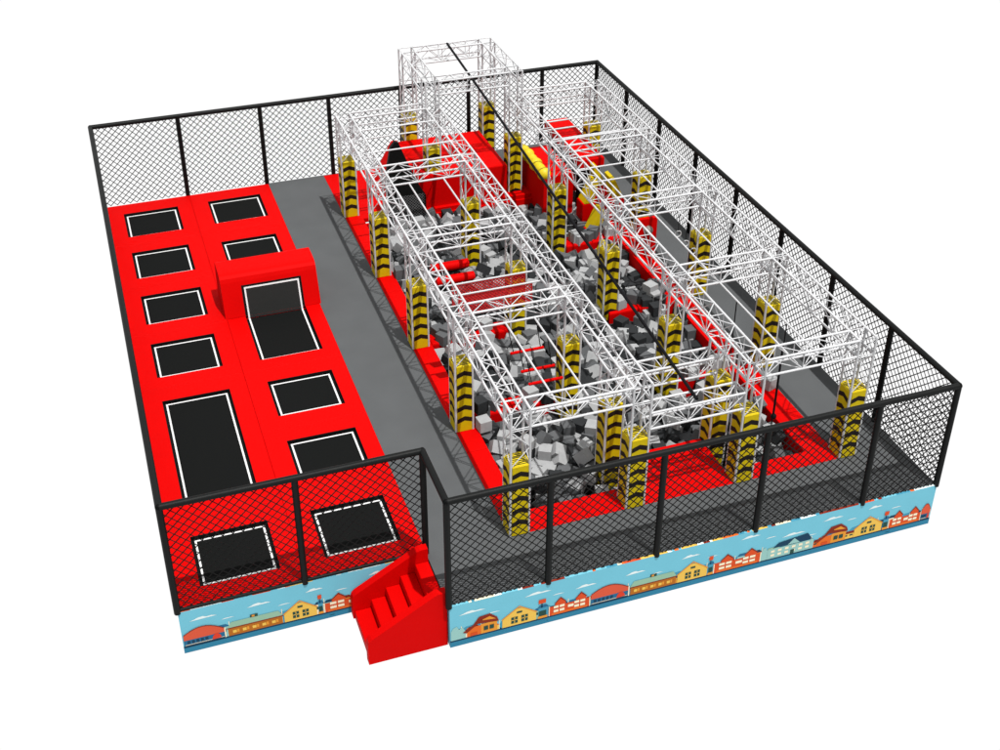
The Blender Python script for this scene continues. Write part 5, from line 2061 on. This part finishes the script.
for x, y, rz, k, lab in ((6.17, 4.22, .12, 0, 'pale foam cube lying on the red edge by the second left pillar'), (6.05, 7.9, .2, 1, 'pale foam cube lying on the red edge behind the third left pillar'),
                      (5.95, 10.9, .1, 1, 'pale foam cube lying on the red edge behind the fourth left pillar'), (12.05, 3.65, .3, 0, 'pale foam cube on the red edge of the right lane'), (11.95, 4.6, .6, 1, 'grey foam cube tipped on the red edge of the right lane')):
    o = bpy.data.objects.new('foam_cube', CM[k]); C.objects.link(o); o.location = (x, y, .012 + H); o.rotation_euler = (0, 0, rz)
    tag(o, lab, 'foam cube', 'foam cubes lying out on the red edge')
for x, y, z, rx, rz, k in ((11.5, 3.15, .06, .5, .3, 1), (11.3, 2.75, .0, .3, .9, 0), (11.15, 3.4, .05, .7, .1, 1), (11.52, 2.35, -.14, .4, .5, 2), (11.05, 2.4, -.12, .2, 1.1, 1), (10.75, 2.1, -.2, .5, .4, 2), (11.3, 2.0, -.25, .8, .2, 1)):
    o = bpy.data.objects.new('foam_cube', CM[k]); C.objects.link(o); o.location = (x, y, z); o.rotation_euler = (rx, .2, rz)
    tag(o, '%s grey foam cube heaped at the front right corner of the pit' % tone[k], 'foam cube', '%s foam cubes heaped at the front right' % tone[k])
for x, y, rz, k in ((10.4, 7.38, .3, 0), (10.78, 7.5, .9, 1), (11.25, 7.36, .2, 0), (10.62, 4.62, .5, 1), (11.3, 4.6, .1, 0), (7.3, 7.5, .4, 0), (6.45, 7.5, .7, 1), (6.55, 4.8, .8, 1),
                    (10.62, 10.5, .2, 0), (11.1, 10.55, .9, 1), (7.35, 4.82, .25, 0)):
    o = bpy.data.objects.new('foam_cube', CM[k]); C.objects.link(o); o.location = (x, y, .032 + H); o.rotation_euler = (0, 0, rz)
    tag(o, '%s grey foam cube resting on a red divider in the %s' % (tone[k], lane(x)), 'foam cube', '%s foam cubes on the dividers of the %s' % (tone[k], lane(x)))

# ------------------------------------------------------------------ light, world, camera
sc = bpy.context.scene
w = bpy.data.worlds.new('World'); sc.world = w; w.use_nodes = True
nt = w.node_tree; bg = nt.nodes['Background']
tc = nt.nodes.new('ShaderNodeTexCoord'); sx = nt.nodes.new('ShaderNodeSeparateXYZ'); nt.links.new(tc.outputs['Generated'], sx.inputs[0])
cr = nt.nodes.new('ShaderNodeValToRGB'); nt.links.new(sx.outputs['Z'], cr.inputs['Fac'])
cr.color_ramp.elements[0].position = 0.0; cr.color_ramp.elements[0].color = (1, 1, 1, 1)
cr.color_ramp.elements[1].position = .12; cr.color_ramp.elements[1].color = (1, 1, 1, 1)
nt.links.new(cr.outputs['Color'], bg.inputs['Color']); bg.inputs['Strength'].default_value = 1.0
ld = bpy.data.lights.new('key_lamp', 'POINT'); ld.energy = 4.3e6; ld.shadow_soft_size = 1.6; ld.color = (1, .985, .96)
lo = bpy.data.objects.new('key_lamp', ld); C.objects.link(lo)
lo.location = Vector((8, 7, 0)) + Vector((.12, -.34, 1)).normalized() * 260
cam = bpy.data.cameras.new('camera'); co = bpy.data.objects.new('camera', cam); C.objects.link(co)
yaw, pitch, roll = 0.337450, 0.548758, 0.003292
d = Vector((math.sin(yaw)*math.cos(pitch), math.cos(yaw)*math.cos(pitch), -math.sin(pitch)))
r = Vector((math.cos(yaw), -math.sin(yaw), 0)); u = r.cross(d)
r2 = r*math.cos(roll) + u*math.sin(roll); u2 = u*math.cos(roll) - r*math.sin(roll)
mw = Matrix((r2, u2, -d)).transposed().to_4x4(); mw.translation = (-0.00481, -14.30705, 15.09918)
co.matrix_world = mw
cam.sensor_width = 36; cam.lens = 1273.537 * 36 / 1000; cam.shift_x = -0.000103; cam.shift_y = -0.085553
cam.clip_start = .1; cam.clip_end = 3000
sc.camera = co
sc.view_settings.view_transform = 'Standard'; sc.view_settings.look = 'None'; sc.view_settings.exposure = 0; sc.view_settings.gamma = 1
sc.cycles.max_bounces = 6
